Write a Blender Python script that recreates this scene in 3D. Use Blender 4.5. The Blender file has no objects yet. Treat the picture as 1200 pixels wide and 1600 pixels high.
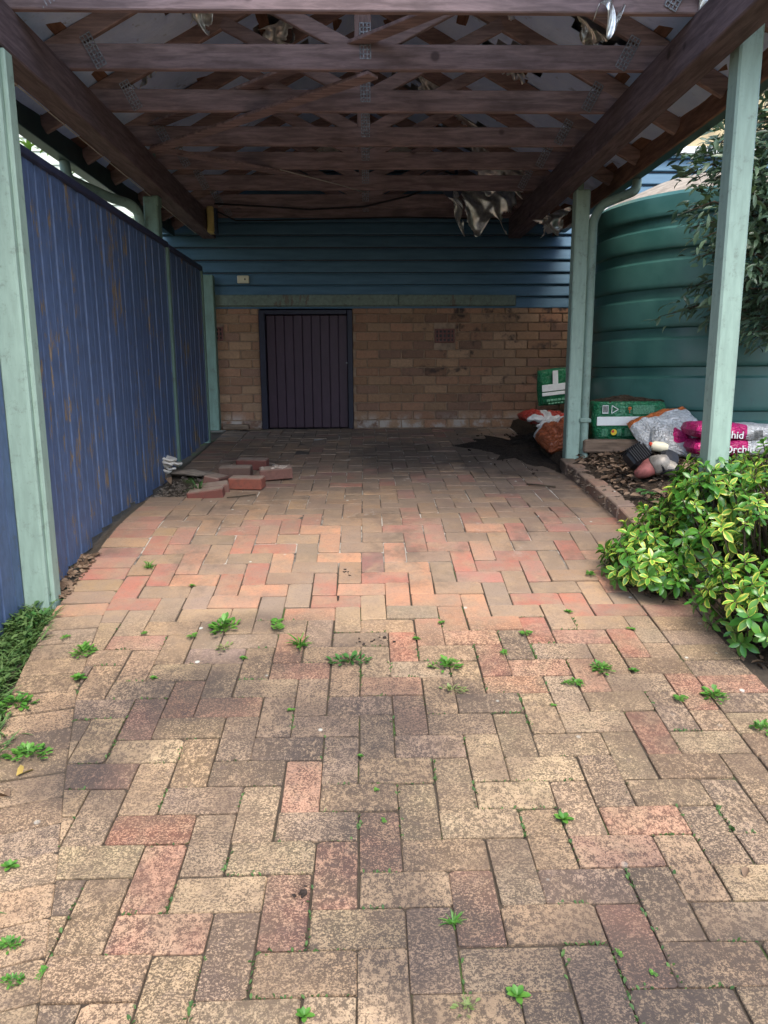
import bpy, math, random
import numpy as np
from mathutils import Vector, Matrix, Euler

R = math.radians
rnd = random.Random(11)
sc = bpy.context.scene
col = sc.collection

# ------------------------------------------------------------------ camera
def cam_axes(pitch, yaw, roll):
    f = Vector((math.sin(yaw) * math.cos(pitch), math.cos(yaw) * math.cos(pitch), -math.sin(pitch)))
    r = Vector((math.cos(yaw), -math.sin(yaw), 0))
    u = r.cross(f)
    c, s = math.cos(roll), math.sin(roll)
    return r * c + u * s, u * c - r * s, f
cr, cu, cf = cam_axes(R(10.696), R(1.34), R(-0.295))
cam = bpy.data.cameras.new('camera')
cam_o = bpy.data.objects.new('camera', cam)
col.objects.link(cam_o)
cam_o.matrix_world = Matrix(((cr.x, cu.x, -cf.x, 0), (cr.y, cu.y, -cf.y, 0), (cr.z, cu.z, -cf.z, 0), (0, 0, 0, 1)))
cam.sensor_fit = 'VERTICAL'
cam.sensor_height = 36.0
cam.lens = 1135.7 / 1600 * 36
cam.clip_start = 0.05
cam.clip_end = 600
sc.camera = cam_o

# ------------------------------------------------------------------ sky, sun, exposure
SUN_EL, SUN_AZ = 58, 168          # azimuth measured from +Y towards +X: the sun is high behind the camera
world = bpy.data.worlds.new('World')
sc.world = world
world.use_nodes = True
wn = world.node_tree.nodes
sky = wn.new('ShaderNodeTexSky')
sky.sky_type = 'NISHITA'
sky.sun_disc = False
sky.sun_elevation = R(SUN_EL)
sky.sun_rotation = R(SUN_AZ)
sky.air_density = 1.0
sky.dust_density = 2.5
sky.ozone_density = 2.5
wn['Background'].inputs['Strength'].default_value = 0.15
world.node_tree.links.new(sky.outputs[0], wn['Background'].inputs['Color'])
sun = bpy.data.lights.new('sun', 'SUN')
sun.energy = 1.5
sun.angle = R(35)
sun.color = (1.0, 0.93, 0.82)
sun_o = bpy.data.objects.new('sun', sun)
col.objects.link(sun_o)
sd = Vector((math.sin(R(SUN_AZ)) * math.cos(R(SUN_EL)), math.cos(R(SUN_AZ)) * math.cos(R(SUN_EL)), math.sin(R(SUN_EL))))
sun_o.rotation_euler = sd.to_track_quat('Z', 'Y').to_euler()
sun_o.location = (0, -4, 9)
vs = sc.view_settings
vs.view_transform = 'Standard'
vs.look = 'None'
vs.gamma = 1
vs.use_curve_mapping = False
vs.exposure = 1.40

# ------------------------------------------------------------------ ground profile (driveway rises towards the house)
GY = np.array([-60, -6, 1.918, 3.30, 3.75, 4.10, 7.6, 14, 120])
GZ = np.array([-2.6, -2.03, -1.249, -1.021, -.925, -.845, -.545, -.4, -.4])
def gz(y): return float(np.interp(y, GY, GZ))
_ys = np.linspace(-2, 9, 11001)
_zs = np.interp(_ys, GY, GZ)
_zs = np.convolve(np.pad(_zs, 150, mode='edge'), np.ones(301) / 301, 'valid')    # soften the breaks in slope
def gsm(y): return float(np.interp(y, _ys, _zs))
_ss = np.concatenate([[0], np.cumsum(np.hypot(np.diff(_ys), np.diff(_zs)))])
_ss -= np.interp(1.918, _ys, _ss)
def s2y(s): return float(np.interp(s, _ss, _ys))
def slope(y): return (gsm(y + .05) - gsm(y - .05)) / .1

# ------------------------------------------------------------------ helpers: nodes
class NT:
    def __init__(self, name, rough=0.8, metallic=0.0, spec=0.3):
        self.m = bpy.data.materials.new(name)
        self.m.use_nodes = True
        self.t = self.m.node_tree
        self.b = self.t.nodes['Principled BSDF']
        self.b.inputs['Roughness'].default_value = rough
        self.b.inputs['Metallic'].default_value = metallic
        self.b.inputs['Specular IOR Level'].default_value = spec
        self._geo = self._tc = self._oi = None
    def n(self, ty): return self.t.nodes.new(ty)
    def put(self, sock, v):
        if hasattr(v, 'is_output'): self.t.links.new(v, sock)
        elif v is not None:
            if sock.type == 'RGBA' and not hasattr(v, '__len__'): v = (v, v, v)
            if sock.type == 'RGBA' and len(v) == 3: v = (*v, 1)
            sock.default_value = v
    @property
    def pos(self):
        if not self._geo: self._geo = self.n('ShaderNodeNewGeometry')
        return self._geo.outputs['Position']
    @property
    def obj(self):
        if not self._tc: self._tc = self.n('ShaderNodeTexCoord')
        return self._tc.outputs['Object']
    def oi(self, k):
        if not self._oi: self._oi = self.n('ShaderNodeObjectInfo')
        return self._oi.outputs[k]
    def attr(self, name, k='Color'):
        a = self.n('ShaderNodeAttribute'); a.attribute_name = name
        return a.outputs[k]
    def map(self, vec, scale=(1, 1, 1), loc=(0, 0, 0), rot=(0, 0, 0)):
        m = self.n('ShaderNodeMapping')
        self.put(m.inputs['Vector'], vec); m.inputs['Scale'].default_value = scale
        self.put(m.inputs['Location'], loc); m.inputs['Rotation'].default_value = rot
        return m.outputs[0]
    def noise(self, vec, scale, detail=4, rough=.55, dist=0, k='Fac'):
        n = self.n('ShaderNodeTexNoise')
        self.put(n.inputs['Vector'], vec); n.inputs['Scale'].default_value = scale
        n.inputs['Detail'].default_value = detail; n.inputs['Roughness'].default_value = rough
        n.inputs['Distortion'].default_value = dist
        return n.outputs[k]
    def voro(self, vec, scale, feat='F1', k='Distance', rand=1):
        n = self.n('ShaderNodeTexVoronoi'); n.feature = feat
        self.put(n.inputs['Vector'], vec); n.inputs['Scale'].default_value = scale
        n.inputs['Randomness'].default_value = rand
        return n.outputs[k]
    def rng(self, v, a, b, c=0, d=1, smooth=True):
        n = self.n('ShaderNodeMapRange'); n.clamp = True
        if smooth: n.interpolation_type = 'SMOOTHSTEP'
        self.put(n.inputs['Value'], v)
        for i, x in zip((1, 2, 3, 4), (a, b, c, d)): n.inputs[i].default_value = x
        return n.outputs[0]
    def math(self, op, a, b=None, c=None):
        n = self.n('ShaderNodeMath'); n.operation = op; n.use_clamp = False
        self.put(n.inputs[0], a)
        if b is not None: self.put(n.inputs[1], b)
        if c is not None: self.put(n.inputs[2], c)
        return n.outputs[0]
    def mul(self, a, b): return self.math('MULTIPLY', a, b)
    def add(self, a, b): return self.math('ADD', a, b)
    def mix(self, f, a, b, mode='MIX'):
        n = self.n('ShaderNodeMix'); n.data_type = 'RGBA'; n.blend_type = mode
        self.put(n.inputs[0], f); self.put(n.inputs[6], a); self.put(n.inputs[7], b)
        return n.outputs[2]
    def sep(self, v):
        n = self.n('ShaderNodeSeparateXYZ'); self.put(n.inputs[0], v); return n.outputs
    def comb(self, x, y, z):
        n = self.n('ShaderNodeCombineXYZ')
        for i, v in enumerate((x, y, z)): self.put(n.inputs[i], v)
        return n.outputs[0]
    def bump(self, h, strength=.5, dist=.005):
        n = self.n('ShaderNodeBump'); self.put(n.inputs['Height'], h)
        n.inputs['Strength'].default_value = strength; n.inputs['Distance'].default_value = dist
        self.t.links.new(n.outputs[0], self.b.inputs['Normal'])
    def blob(self, x, y, rx, ry):       # 1 inside a soft ellipse on the ground plane, 0 outside
        p = self.map(self.pos, (1 / rx, 1 / ry, 0), (-x / rx, -y / ry, 0))
        ln = self.n('ShaderNodeVectorMath'); ln.operation = 'LENGTH'
        self.put(ln.inputs[0], p)
        return ln.outputs['Value']
    def color(self, v): self.put(self.b.inputs['Base Color'], v)
    def rough(self, v): self.put(self.b.inputs['Roughness'], v)

def simple(name, c, var=.25, scale=8, rough=.8, metallic=0, spec=.3, stretch=(1, 1, 1), bump=0, bscale=60, dirt=0, dirtc=(.05, .04, .03)):
    t = NT(name, rough, metallic, spec)
    n = t.noise(t.map(t.pos, stretch), scale, 6)
    c0 = tuple(x * (1 - var) for x in c); c1 = tuple(min(1, x * (1 + var)) for x in c)
    out = t.mix(t.rng(n, .25, .75), c0, c1)
    if dirt:
        d = t.rng(t.noise(t.pos, 14, 8, .7), .62 - dirt * .2, .75)
        out = t.mix(t.mul(d, .8), out, dirtc)
    t.color(out)
    if bump: t.bump(t.noise(t.map(t.pos, stretch), bscale, 4), bump, .004)
    return t.m

# ------------------------------------------------------------------ materials
def paver_material(joined):
    t = NT('paver_joined' if joined else 'paver_clay', .92, 0, .25)
    base = t.attr('pc') if joined else t.oi('Color')
    seed = t.attr('ps', 'Fac') if joined else t.oi('Random')
    pos = t.pos
    px, py, pz = t.sep(pos)
    off = t.comb(t.mul(seed, 37.0), t.mul(seed, 91.0), t.mul(seed, 53.0))
    va = t.n('ShaderNodeVectorMath'); va.operation = 'ADD'
    t.put(va.inputs[0], pos); t.put(va.inputs[1], off)
    lp = va.outputs[0]
    # flashed colour: the strong body colour gives way to grey brown over part of each brick
    fl = t.rng(t.noise(lp, 7, 2), .40, .66)
    grey = t.mix(t.rng(t.noise(lp, 21, 3), .3, .7), (.29, .20, .125), (.42, .285, .17))
    body = t.mix(t.mul(fl, .62), base, grey)
    # weathering: the rain washed front lost its skin and shows a coarse grain
    edge = t.add(py, t.mul(t.noise(pos, 2.2, 3), .9))
    wet = t.rng(edge, 3.05, 3.75, 1, 0)
    g1 = t.noise(t.map(lp, (1, 1.3, 1)), 125, 4, .75)
    g2 = t.noise(lp, 260, 3, .75)
    g3 = t.noise(lp, 26, 4, .6)
    g4 = t.noise(t.map(lp, (1, .8, 1)), 88, 5, .78)
    sel = t.rng(t.math('FRACT', t.mul(seed, 17.3)), .25, .75)
    gm = t.add(t.mul(g1, t.math('SUBTRACT', 1, sel)), t.mul(g4, sel))
    gsum = t.add(t.add(t.mul(gm, .52), t.mul(g2, .36)), t.mul(g3, .14))
    gofs = t.mul(t.math('SUBTRACT', t.math('FRACT', t.mul(seed, 7.7)), .5), .05)
    grain = t.rng(t.add(gsum, gofs), .482, .560)
    pit = t.mix(.80, body, (.038, .027, .020))
    pale = t.mix(.45, body, (.66, .465, .28))
    worn = t.mix(grain, pit, pale)
    worn = t.mix(t.rng(t.noise(lp, 34, 4, .65), .50, .78, 0, .40), worn, (.17, .125, .11))
    worn = t.mix(t.rng(t.noise(pos, 3.1, 6, .65), .40, .68, 0, .66), worn, (.125, .084, .058))
    smooth = t.mix(t.rng(t.noise(lp, 60, 5, .7), .35, .75, 0, .38), body, (.20, .15, .115))
    smooth = t.mix(t.rng(t.noise(pos, 6, 6, .7), .35, .7, .10, .55), smooth, (.27, .205, .16))
    smooth = t.mix(t.rng(t.noise(lp, 130, 3, .7), .56, .66, 0, .35), smooth, (.09, .07, .06))
    out = t.mix(t.mul(wet, .88), smooth, worn)
    # black algae patches out in the rain
    mold = None
    nz = t.mul(t.noise(pos, 5.5, 6, .65), 1.1)
    for x, y, rx, ry, k in ((-.05, 2.33, .50, .36, 1), (-.66, 2.52, .44, .26, 1), (.12, 1.47, .36, .20, .9), (.50, 1.34, .50, .20, 1), (.02, 1.75, .22, .30, .8), (.85, 1.36, .35, .2, .7), (-.95, 2.35, .3, .2, .8), (-.25, 2.75, .4, .14, .7),
                            (-.90, 2.10, .16, .16, 1), (.02, 2.05, .20, .15, .7), (.75, 1.62, .30, .16, .55), (-.55, 3.05, .35, .12, .6), (.30, 2.52, .16, .14, .7)):
        b = t.mul(t.rng(t.add(t.blob(x, y, rx, ry), nz), 1.70, .80), k)
        mold = b if mold is None else t.math('MAXIMUM', mold, b)
    out = t.mix(t.mul(mold, t.rng(grain, 0, 1, .84, .52)), out, (.050, .041, .038))
    # oil and soil stains on the sheltered floor, pale lime bloom and general grime towards the wall
    oil = t.rng(t.add(t.blob(.30, 6.1, .55, .95), nz), 1.55, 1.0)
    soil = t.rng(t.add(t.blob(1.22, 6.05, .58, .85), nz), 1.75, 1.3)
    out = t.mix(t.mul(oil, .80), out, (.035, .03, .026))
    out = t.mix(t.mul(soil, .90), out, (.026, .019, .015))
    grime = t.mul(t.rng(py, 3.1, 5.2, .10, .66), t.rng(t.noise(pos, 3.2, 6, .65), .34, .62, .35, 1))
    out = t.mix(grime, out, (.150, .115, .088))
    foot = t.mul(t.rng(py, 3.0, 3.6), t.rng(t.noise(pos, 1.7, 6, .7), .50, .66, 0, .6))
    out = t.mix(foot, out, (.10, .078, .062))
    bloom = t.mul(t.rng(t.noise(pos, 9, 7, .72), .60, .74, 0, .6), t.rng(py, 3.4, 4.4))
    out = t.mix(bloom, out, (.52, .47, .41))
    # lichen dots in front
    li = t.mul(t.rng(t.voro(t.map(pos, (1, 1, 0)), 7.5), .085, .05), t.rng(t.noise(pos, 2.0, 2), .50, .60))
    out = t.mix(t.mul(li, .75), out, (.55, .58, .52))
    t.color(out)
    h = t.add(t.mul(g1, t.add(t.mul(wet, .85), .12)), t.mul(t.noise(lp, 40, 4), .35))
    t.bump(h, .75, .006)
    return t.m

def wood_paint(name, c, under, peel=.1, zs=.12, rough=.6, var=.12, dirt=0, fscale=11):
    """painted timber or sheet with vertical streaks and flakes that show what is underneath"""
    t = NT(name, rough, 0, .35)
    v = t.map(t.pos, (1, 1, zs))
    st = t.noise(v, 40, 5, .6)
    big = t.noise(t.pos, 3, 4)
    cc = t.mix(t.rng(st, .3, .7), tuple(x * (1 - var) for x in c), tuple(min(1, x * (1 + var)) for x in c))
    cc = t.mix(t.rng(big, .3, .7, 0, .25), cc, tuple(x * .6 for x in c))
    fl = t.rng(t.add(t.mul(t.noise(t.map(t.pos, (1, 1, .24)), fscale, 8, .74), .75), t.mul(t.noise(t.pos, 2.1, 2), .35)), .72 - peel, .735 - peel)
    cc = t.mix(fl, cc, t.mix(t.noise(v, 90, 3), under, tuple(x * .45 for x in under)))
    if dirt:
        cc = t.mix(t.mul(t.rng(t.noise(t.pos, 18, 8, .75), .52, .72), dirt), cc, (.07, .065, .05))
    t.color(cc)
    t.rough(t.rng(fl, 0, 1, rough, .95))
    t.bump(t.add(t.mul(st, .5), t.mul(fl, -.8)), .5, .003)
    return t.m

def timber(name, c, axis='x', rough=.85, spread=.35):
    t = NT(name, rough, 0, .2)
    s = {'x': (.12, 1, 1), 'y': (1, .12, 1), 'z': (1, 1, .12)}[axis]
    v = t.map(t.pos, s)
    g = t.noise(v, 38, 6, .65, .4)
    cc = t.mix(t.rng(g, .3, .72), tuple(x * (1 - spread) for x in c), tuple(x * (1 + spread) for x in c))
    kn = t.rng(t.voro(t.map(t.pos, (1, 1, 1)), 3.1), .10, .05)
    cc = t.mix(t.mul(kn, .8), cc, tuple(x * .3 for x in c))
    cc = t.mix(t.rng(t.noise(t.pos, 4, 5), .45, .75, 0, .45), cc, (.10, .075, .07))
    t.color(cc)
    t.bump(g, .35, .003)
    return t.m

M = {}
M['paver'] = paver_material(False)
M['paver_joined'] = paver_material(True)

def bed_material():      # what shows in the joints: dirt and moss outside, lime mortar inside
    t = NT('joint_fill', .95)
    px, py, pz = t.sep(t.pos)
    dirt = t.mix(t.noise(t.pos, 40, 5), (.025, .02, .015), (.09, .07, .05))
    dirt = t.mix(t.rng(t.noise(t.pos, 4, 4), .56, .66, 0, .85), dirt, (.05, .085, .02))
    mort = t.mix(t.rng(t.noise(t.pos, 3.5, 6, .7), .44, .58), (.085, .07, .058), (.44, .40, .345))
    k = t.rng(t.add(py, t.mul(t.noise(t.pos, 2, 3), .8)), 3.75, 4.3)
    k = t.mul(k, t.rng(px, -1.45, -1.40))
    k = t.mul(k, t.math('SUBTRACT', 1, t.mul(t.rng(px, -1.02, -1.10), t.mul(t.rng(py, 4.62, 4.75), t.rng(py, 5.58, 5.48)))))
    t.color(t.mix(k, dirt, mort))
    t.bump(t.noise(t.pos, 90, 4), .6, .006)
    return t.m
M['bed'] = bed_material()

def soil_material(name, a, b, rough=.97):
    t = NT(name, rough, 0, .15)
    n = t.noise(t.pos, 34, 8, .7)
    c = t.mix(t.rng(n, .3, .7), a, b)
    c = t.mix(t.rng(t.noise(t.pos, 150, 3), .62, .7, 0, .6), c, tuple(x * 2.6 for x in b))
    t.color(c)
    t.bump(t.add(n, t.mul(t.noise(t.pos, 120, 4), .4)), 1.0, .02)
    return t.m
M['soil'] = soil_material('soil', (.028, .02, .014), (.075, .055, .038))
M['black_soil'] = soil_material('black_soil', (.014, .011, .009), (.042, .033, .026))
M['hole_dirt'] = soil_material('hole_dirt', (.09, .074, .058), (.24, .20, .16))
M['earth'] = soil_material('earth', (.07, .06, .04), (.14, .12, .08))

def brick_material():
    t = NT('wall_brick', .93, 0, .2)
    base = t.oi('Color')
    n = t.noise(t.pos, 45, 6, .7)
    c = t.mix(t.rng(n, .3, .75, 0, .5), base, (.13, .085, .06))
    c = t.mix(t.rng(t.noise(t.pos, 150, 2), .58, .7, 0, .5), c, (.40, .28, .20))
    px, py, pz = t.sep(t.pos)
    soot = t.rng(t.noise(t.pos, 5.5, 6, .62), .54, .66, 0, .9)
    soot = t.mul(soot, t.mul(t.rng(px, .1, .8), t.rng(pz, -.45, -.1)))
    c = t.mix(soot, c, (.03, .026, .028))
    salt = t.mul(t.rng(pz, -.36, -.50), t.rng(t.noise(t.pos, 7, 5, .65), .42, .6, 0, .75))
    c = t.mix(salt, c, (.50, .46, .42))
    t.color(c)
    t.bump(n, .5, .004)
    return t.m
M['brick'] = brick_material()
M['mortar'] = simple('wall_mortar', (.29, .20, .14), .3, 20, .95, bump=.4)
M['kerb_brick'] = None

def siding_material():
    t = NT('siding_paint', .55, 0, .35)
    n = t.noise(t.map(t.pos, (.15, 1, 1)), 20, 5, .6)
    c = t.mix(t.rng(n, .3, .7), (.058, .128, .195), (.080, .165, .24))
    c = t.mix(t.rng(t.noise(t.pos, 6, 7, .7), .58, .78, 0, .45), c, (.05, .065, .075))
    t.color(c)
    t.bump(n, .25, .002)
    return t.m
M['siding'] = siding_material()
M['pale_siding'] = simple('pale_siding', (.62, .68, .58), .1, 10, .6)
M['tan_wall'] = simple('tan_wall', (.42, .34, .20), .18, 6, .8)
M['white_paint'] = simple('white_paint', (.62, .62, .60), .12, 12, .6, dirt=.3)
M['mint'] = wood_paint('mint_paint', (.28, .39, .325), (.17, .155, .12), -.0, .18, .5, .10, dirt=.45)
M['mint_shaded'] = wood_paint('mint_shade_paint', (.15, .235, .19), (.12, .11, .08), 0, .2, .6, .15, dirt=.6)  # darker mint copy: carport shade put into the colour, plus dirt
M['rail'] = wood_paint('rail_paint', (.16, .20, .16), (.20, .17, .13), .08, 1, .7, .2, dirt=.8)
M['fence'] = wood_paint('fence_paint', (.075, .114, .210), (.27, .205, .145), .095, .30, .5, .16, dirt=.5, fscale=23)
M['fence_cap'] = simple('fence_cap_paint', (.035, .04, .075), .25, 10, .5)
M['door'] = wood_paint('door_paint', (.048, .022, .040), (.10, .06, .06), -.02, .2, .5, .15)
M['door_frame'] = simple('door_frame_paint', (.016, .016, .032), .2, 10, .5)
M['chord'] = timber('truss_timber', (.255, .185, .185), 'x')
M['rafter'] = timber('rafter_timber', (.27, .18, .16), 'x')
M['king'] = timber('post_timber', (.27, .19, .185), 'z')
M['beam'] = timber('beam_timber', (.125, .092, .098), 'y')
M['fascia'] = timber('fascia_timber', (.22, .125, .085), 'y')
M['purlin'] = timber('purlin_timber', (.17, .09, .06), 'y')
M['gutter'] = simple('gutter_paint', (.035, .065, .062), .2, 8, .45)
M['pipe'] = simple('downpipe_paint', (.21, .30, .25), .15, 8, .45, dirt=.5)
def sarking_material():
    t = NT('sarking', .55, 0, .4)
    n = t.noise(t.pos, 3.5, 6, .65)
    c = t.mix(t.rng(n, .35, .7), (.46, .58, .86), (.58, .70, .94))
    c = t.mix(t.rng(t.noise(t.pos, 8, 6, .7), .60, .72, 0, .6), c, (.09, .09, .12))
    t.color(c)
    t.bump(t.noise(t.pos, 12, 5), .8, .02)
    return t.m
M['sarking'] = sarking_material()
M['tin'] = simple('roof_tin', (.30, .31, .32), .15, 4, .5, .6)
M['foil'] = simple('foil', (.66, .66, .64), .35, 22, .32, .85, .5, bump=.9, bscale=26)
M['galv'] = simple('galvanised', (.27, .28, .30), .5, 90, .55, .5)
M['tank'] = None
def tank_material():
    t = NT('tank_plastic', .36, 0, .5)
    n = t.noise(t.pos, 5, 6, .6)
    c = t.mix(t.rng(n, .3, .7), (.035, .115, .10), (.05, .15, .13))
    c = t.mix(t.rng(t.noise(t.map(t.pos, (1, 1, .3)), 9, 8, .75), .58, .75, 0, .55), c, (.04, .06, .05))
    px, py, pz = t.sep(t.pos)
    t.color(c)
    t.rough(t.rng(n, .3, .7, .28, .5))
    return t.m
M['tank'] = tank_material()
M['tank_lid'] = simple('tank_lid_dust', (.30, .26, .21), .3, 14, .9)
M['cream'] = simple('cream_plastic', (.60, .55, .40), .1, 10, .5, dirt=.2)
M['yellowed'] = simple('yellowed_plastic', (.45, .36, .14), .2, 14, .6, dirt=.3)
M['black'] = simple('black_plastic', (.016, .017, .02), .3, 20, .45)
M['cable'] = simple('cable_rubber', (.012, .012, .014), .2, 20, .6)
M['wire'] = simple('pale_wire', (.45, .43, .38), .2, 20, .6)
M['chrome'] = simple('lamp_reflector', (.7, .7, .68), .1, 20, .18, .95)
M['dark_blue'] = simple('lamp_body', (.03, .045, .075), .2, 20, .5)
M['bag_green'] = simple('bag_green', (.008, .155, .060), .15, 8, .33, spec=.5, bump=.5, bscale=16)
M['bag_white'] = simple('bag_white', (.62, .62, .60), .1, 10, .38, spec=.5, bump=.5, bscale=22, dirt=.25)
M['bag_orange'] = simple('bag_orange', (.62, .16, .035), .15, 10, .4, spec=.5, bump=.4)
M['bag_brown'] = simple('bag_rust', (.36, .095, .035), .25, 10, .4, spec=.5, bump=.6, bscale=18)
M['bag_red'] = simple('bag_red', (.42, .045, .03), .2, 10, .4, spec=.5, bump=.5)
M['bag_pink'] = simple('bag_pink', (.52, .012, .15), .12, 10, .4, spec=.5)
M['print_white'] = simple('print_white', (.70, .72, .70), .05, 30, .5)
M['print_pale'] = simple('print_pale_green', (.16, .40, .25), .2, 60, .5)
M['print_dark'] = simple('print_dark', (.03, .035, .03), .1, 30, .5)
M['print_yellow'] = simple('print_yellow', (.70, .52, .04), .1, 30, .5)
M['print_red'] = simple('print_red', (.55, .06, .03), .1, 30, .5)
M['faded_red'] = simple('faded_red_plastic', (.28, .095, .085), .35, 24, .6, dirt=.6)
M['grey_metal'] = simple('dirty_alloy', (.27, .245, .21), .25, 30, .5, .3, dirt=.4)
M['old_timber'] = timber('old_timber', (.17, .12, .085), 'x')
M['rot_timber'] = simple('rotten_timber', (.20, .165, .13), .5, 22, .95, stretch=(.15, 1, 1), bump=1, bscale=30)
M['fungus'] = simple('fungus', (.68, .63, .55), .12, 18, .8, bump=.4)
M['bark'] = simple('bark', (.10, .075, .05), .4, 20, .95, stretch=(1, 1, .2), bump=.8)
M['twig'] = simple('twig_bark', (.06, .045, .03), .3, 30, .9)
M['stone'] = simple('flat_stone', (.24, .20, .18), .2, 14, .9, bump=.5)

def leaf_material(name, a, b, margin=None, rough=.35, trans=.12, spec=.5):
    t = NT(name, rough, 0, spec)
    rv = t.attr('lr', 'Fac')
    c = t.mix(rv, a, b)
    if margin is not None:
        e = t.attr('le', 'Fac')
        w = t.add(e, t.mul(t.math('SUBTRACT', t.noise(t.pos, 45, 3), .5), .9))
        k = t.mul(t.rng(t.add(w, t.mul(rv, .75)), 1.12, 1.34), t.rng(rv, .05, .35, .35, 1))
        c = t.mix(k, c, t.mix(t.noise(t.pos, 30, 2), margin, (.42, .50, .10)))
    t.color(c)
    t.b.inputs['Transmission Weight'].default_value = 0
    if trans:
        tr = t.n('ShaderNodeBsdfTranslucent'); t.put(tr.inputs['Color'], t.mix(.5, c, (.25, .45, .05)))
        mx = t.n('ShaderNodeMixShader'); mx.inputs[0].default_value = trans
        t.t.links.new(t.b.outputs[0], mx.inputs[1]); t.t.links.new(tr.outputs[0], mx.inputs[2])
        t.t.links.new(mx.outputs[0], t.t.nodes['Material Output'].inputs['Surface'])
    return t.m
M['bush_leaf'] = leaf_material('variegated_leaf', (.050, .17, .024), (.16, .36, .045), (.66, .60, .08), .28, .12)
M['tree_leaf'] = leaf_material('dark_leaf', (.030, .066, .040), (.13, .20, .12), None, .30, .08)
M['weed_leaf'] = leaf_material('weed_leaf', (.05, .17, .022), (.12, .29, .04), None, .5, .2)
M['weed_dark'] = leaf_material('weed_dark_leaf', (.03, .10, .025), (.06, .17, .035), None, .5, .15)
M['weed_dry'] = leaf_material('dry_weed_leaf', (.22, .22, .09), (.16, .26, .07), None, .6, .2)
M['grass'] = leaf_material('grass_blade', (.05, .12, .03), (.14, .22, .07), None, .55, .2)
M['litter'] = leaf_material('dead_leaf', (.09, .055, .035), (.26, .18, .12), None, .85, 0, .15)
M['yellow_leaf'] = leaf_material('yellow_leaf', (.50, .33, .08), (.55, .40, .12), None, .6, .1)
M['pale_leaf'] = leaf_material('bright_leaf', (.16, .30, .05), (.30, .45, .10), None, .4, .2)

# ------------------------------------------------------------------ helpers: meshes and objects
WL = {}
def wloc(o): return WL[o.name] if o is not None else Vector((0, 0, 0))
def root(name, loc, label, cat, group=None):
    o = bpy.data.objects.new(name, None); col.objects.link(o)
    o.empty_display_size = .1
    o.location = loc
    WL[o.name] = Vector(loc)
    return tag(o, label, cat, group)
def tag(o, label=None, cat=None, group=None, kind=None):
    if label: o['label'] = label
    if cat: o['category'] = cat
    if group: o['group'] = group
    if kind: o['kind'] = kind
    return o
def inst(name, me, parent, loc, rot=(0, 0, 0), scale=None):
    o = bpy.data.objects.new(name, me); col.objects.link(o)
    o.parent = parent
    o.location = Vector(loc) - wloc(parent)
    o.rotation_euler = rot
    if scale is not None: o.scale = scale
    WL[o.name] = Vector(loc)
    return o

def cbox_data(sx, sy, sz, ch):
    """a box with every edge chamfered: 24 vertices, 26 faces, centred"""
    v, f = [], []
    idx = {}
    hx, hy, hz = sx / 2, sy / 2, sz / 2
    ch = min(ch, hx * .45, hy * .45, hz * .45)
    for x in (-1, 1):
        for y in (-1, 1):
            for z in (-1, 1):
                for a in range(3):
                    p = [x * (hx - ch), y * (hy - ch), z * (hz - ch)]
                    p[a] = (x, y, z)[a] * (hx, hy, hz)[a]
                    idx[x, y, z, a] = len(v); v.append(tuple(p))
    def quad(l, nrm):
        a, b, c = (Vector(v[i]) for i in l[:3])
        if (b - a).cross(c - a).dot(Vector(nrm)) < 0: l = l[::-1]
        f.append(tuple(l))
    for a in range(3):
        b, c = (a + 1) % 3, (a + 2) % 3
        for s in (-1, 1):
            q = []
            for i, j in ((-1, -1), (1, -1), (1, 1), (-1, 1)):
                k = [0, 0, 0]; k[a] = s; k[b] = i; k[c] = j
                q.append(idx[k[0], k[1], k[2], a])
            n = [0, 0, 0]; n[a] = s
            quad(q, n)
        for i in (-1, 1):
            for j in (-1, 1):
                k0 = [0, 0, 0]; k0[a] = -1; k0[b] = i; k0[c] = j
                k1 = list(k0); k1[a] = 1
                n = [0, 0, 0]; n[b] = i; n[c] = j
                quad([idx[(*k0, b)], idx[(*k1, b)], idx[(*k1, c)], idx[(*k0, c)]], n)
    for x in (-1, 1):
        for y in (-1, 1):
            for z in (-1, 1):
                quad([idx[x, y, z, 0], idx[x, y, z, 1], idx[x, y, z, 2]], (x, y, z))
    return v, f

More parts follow.
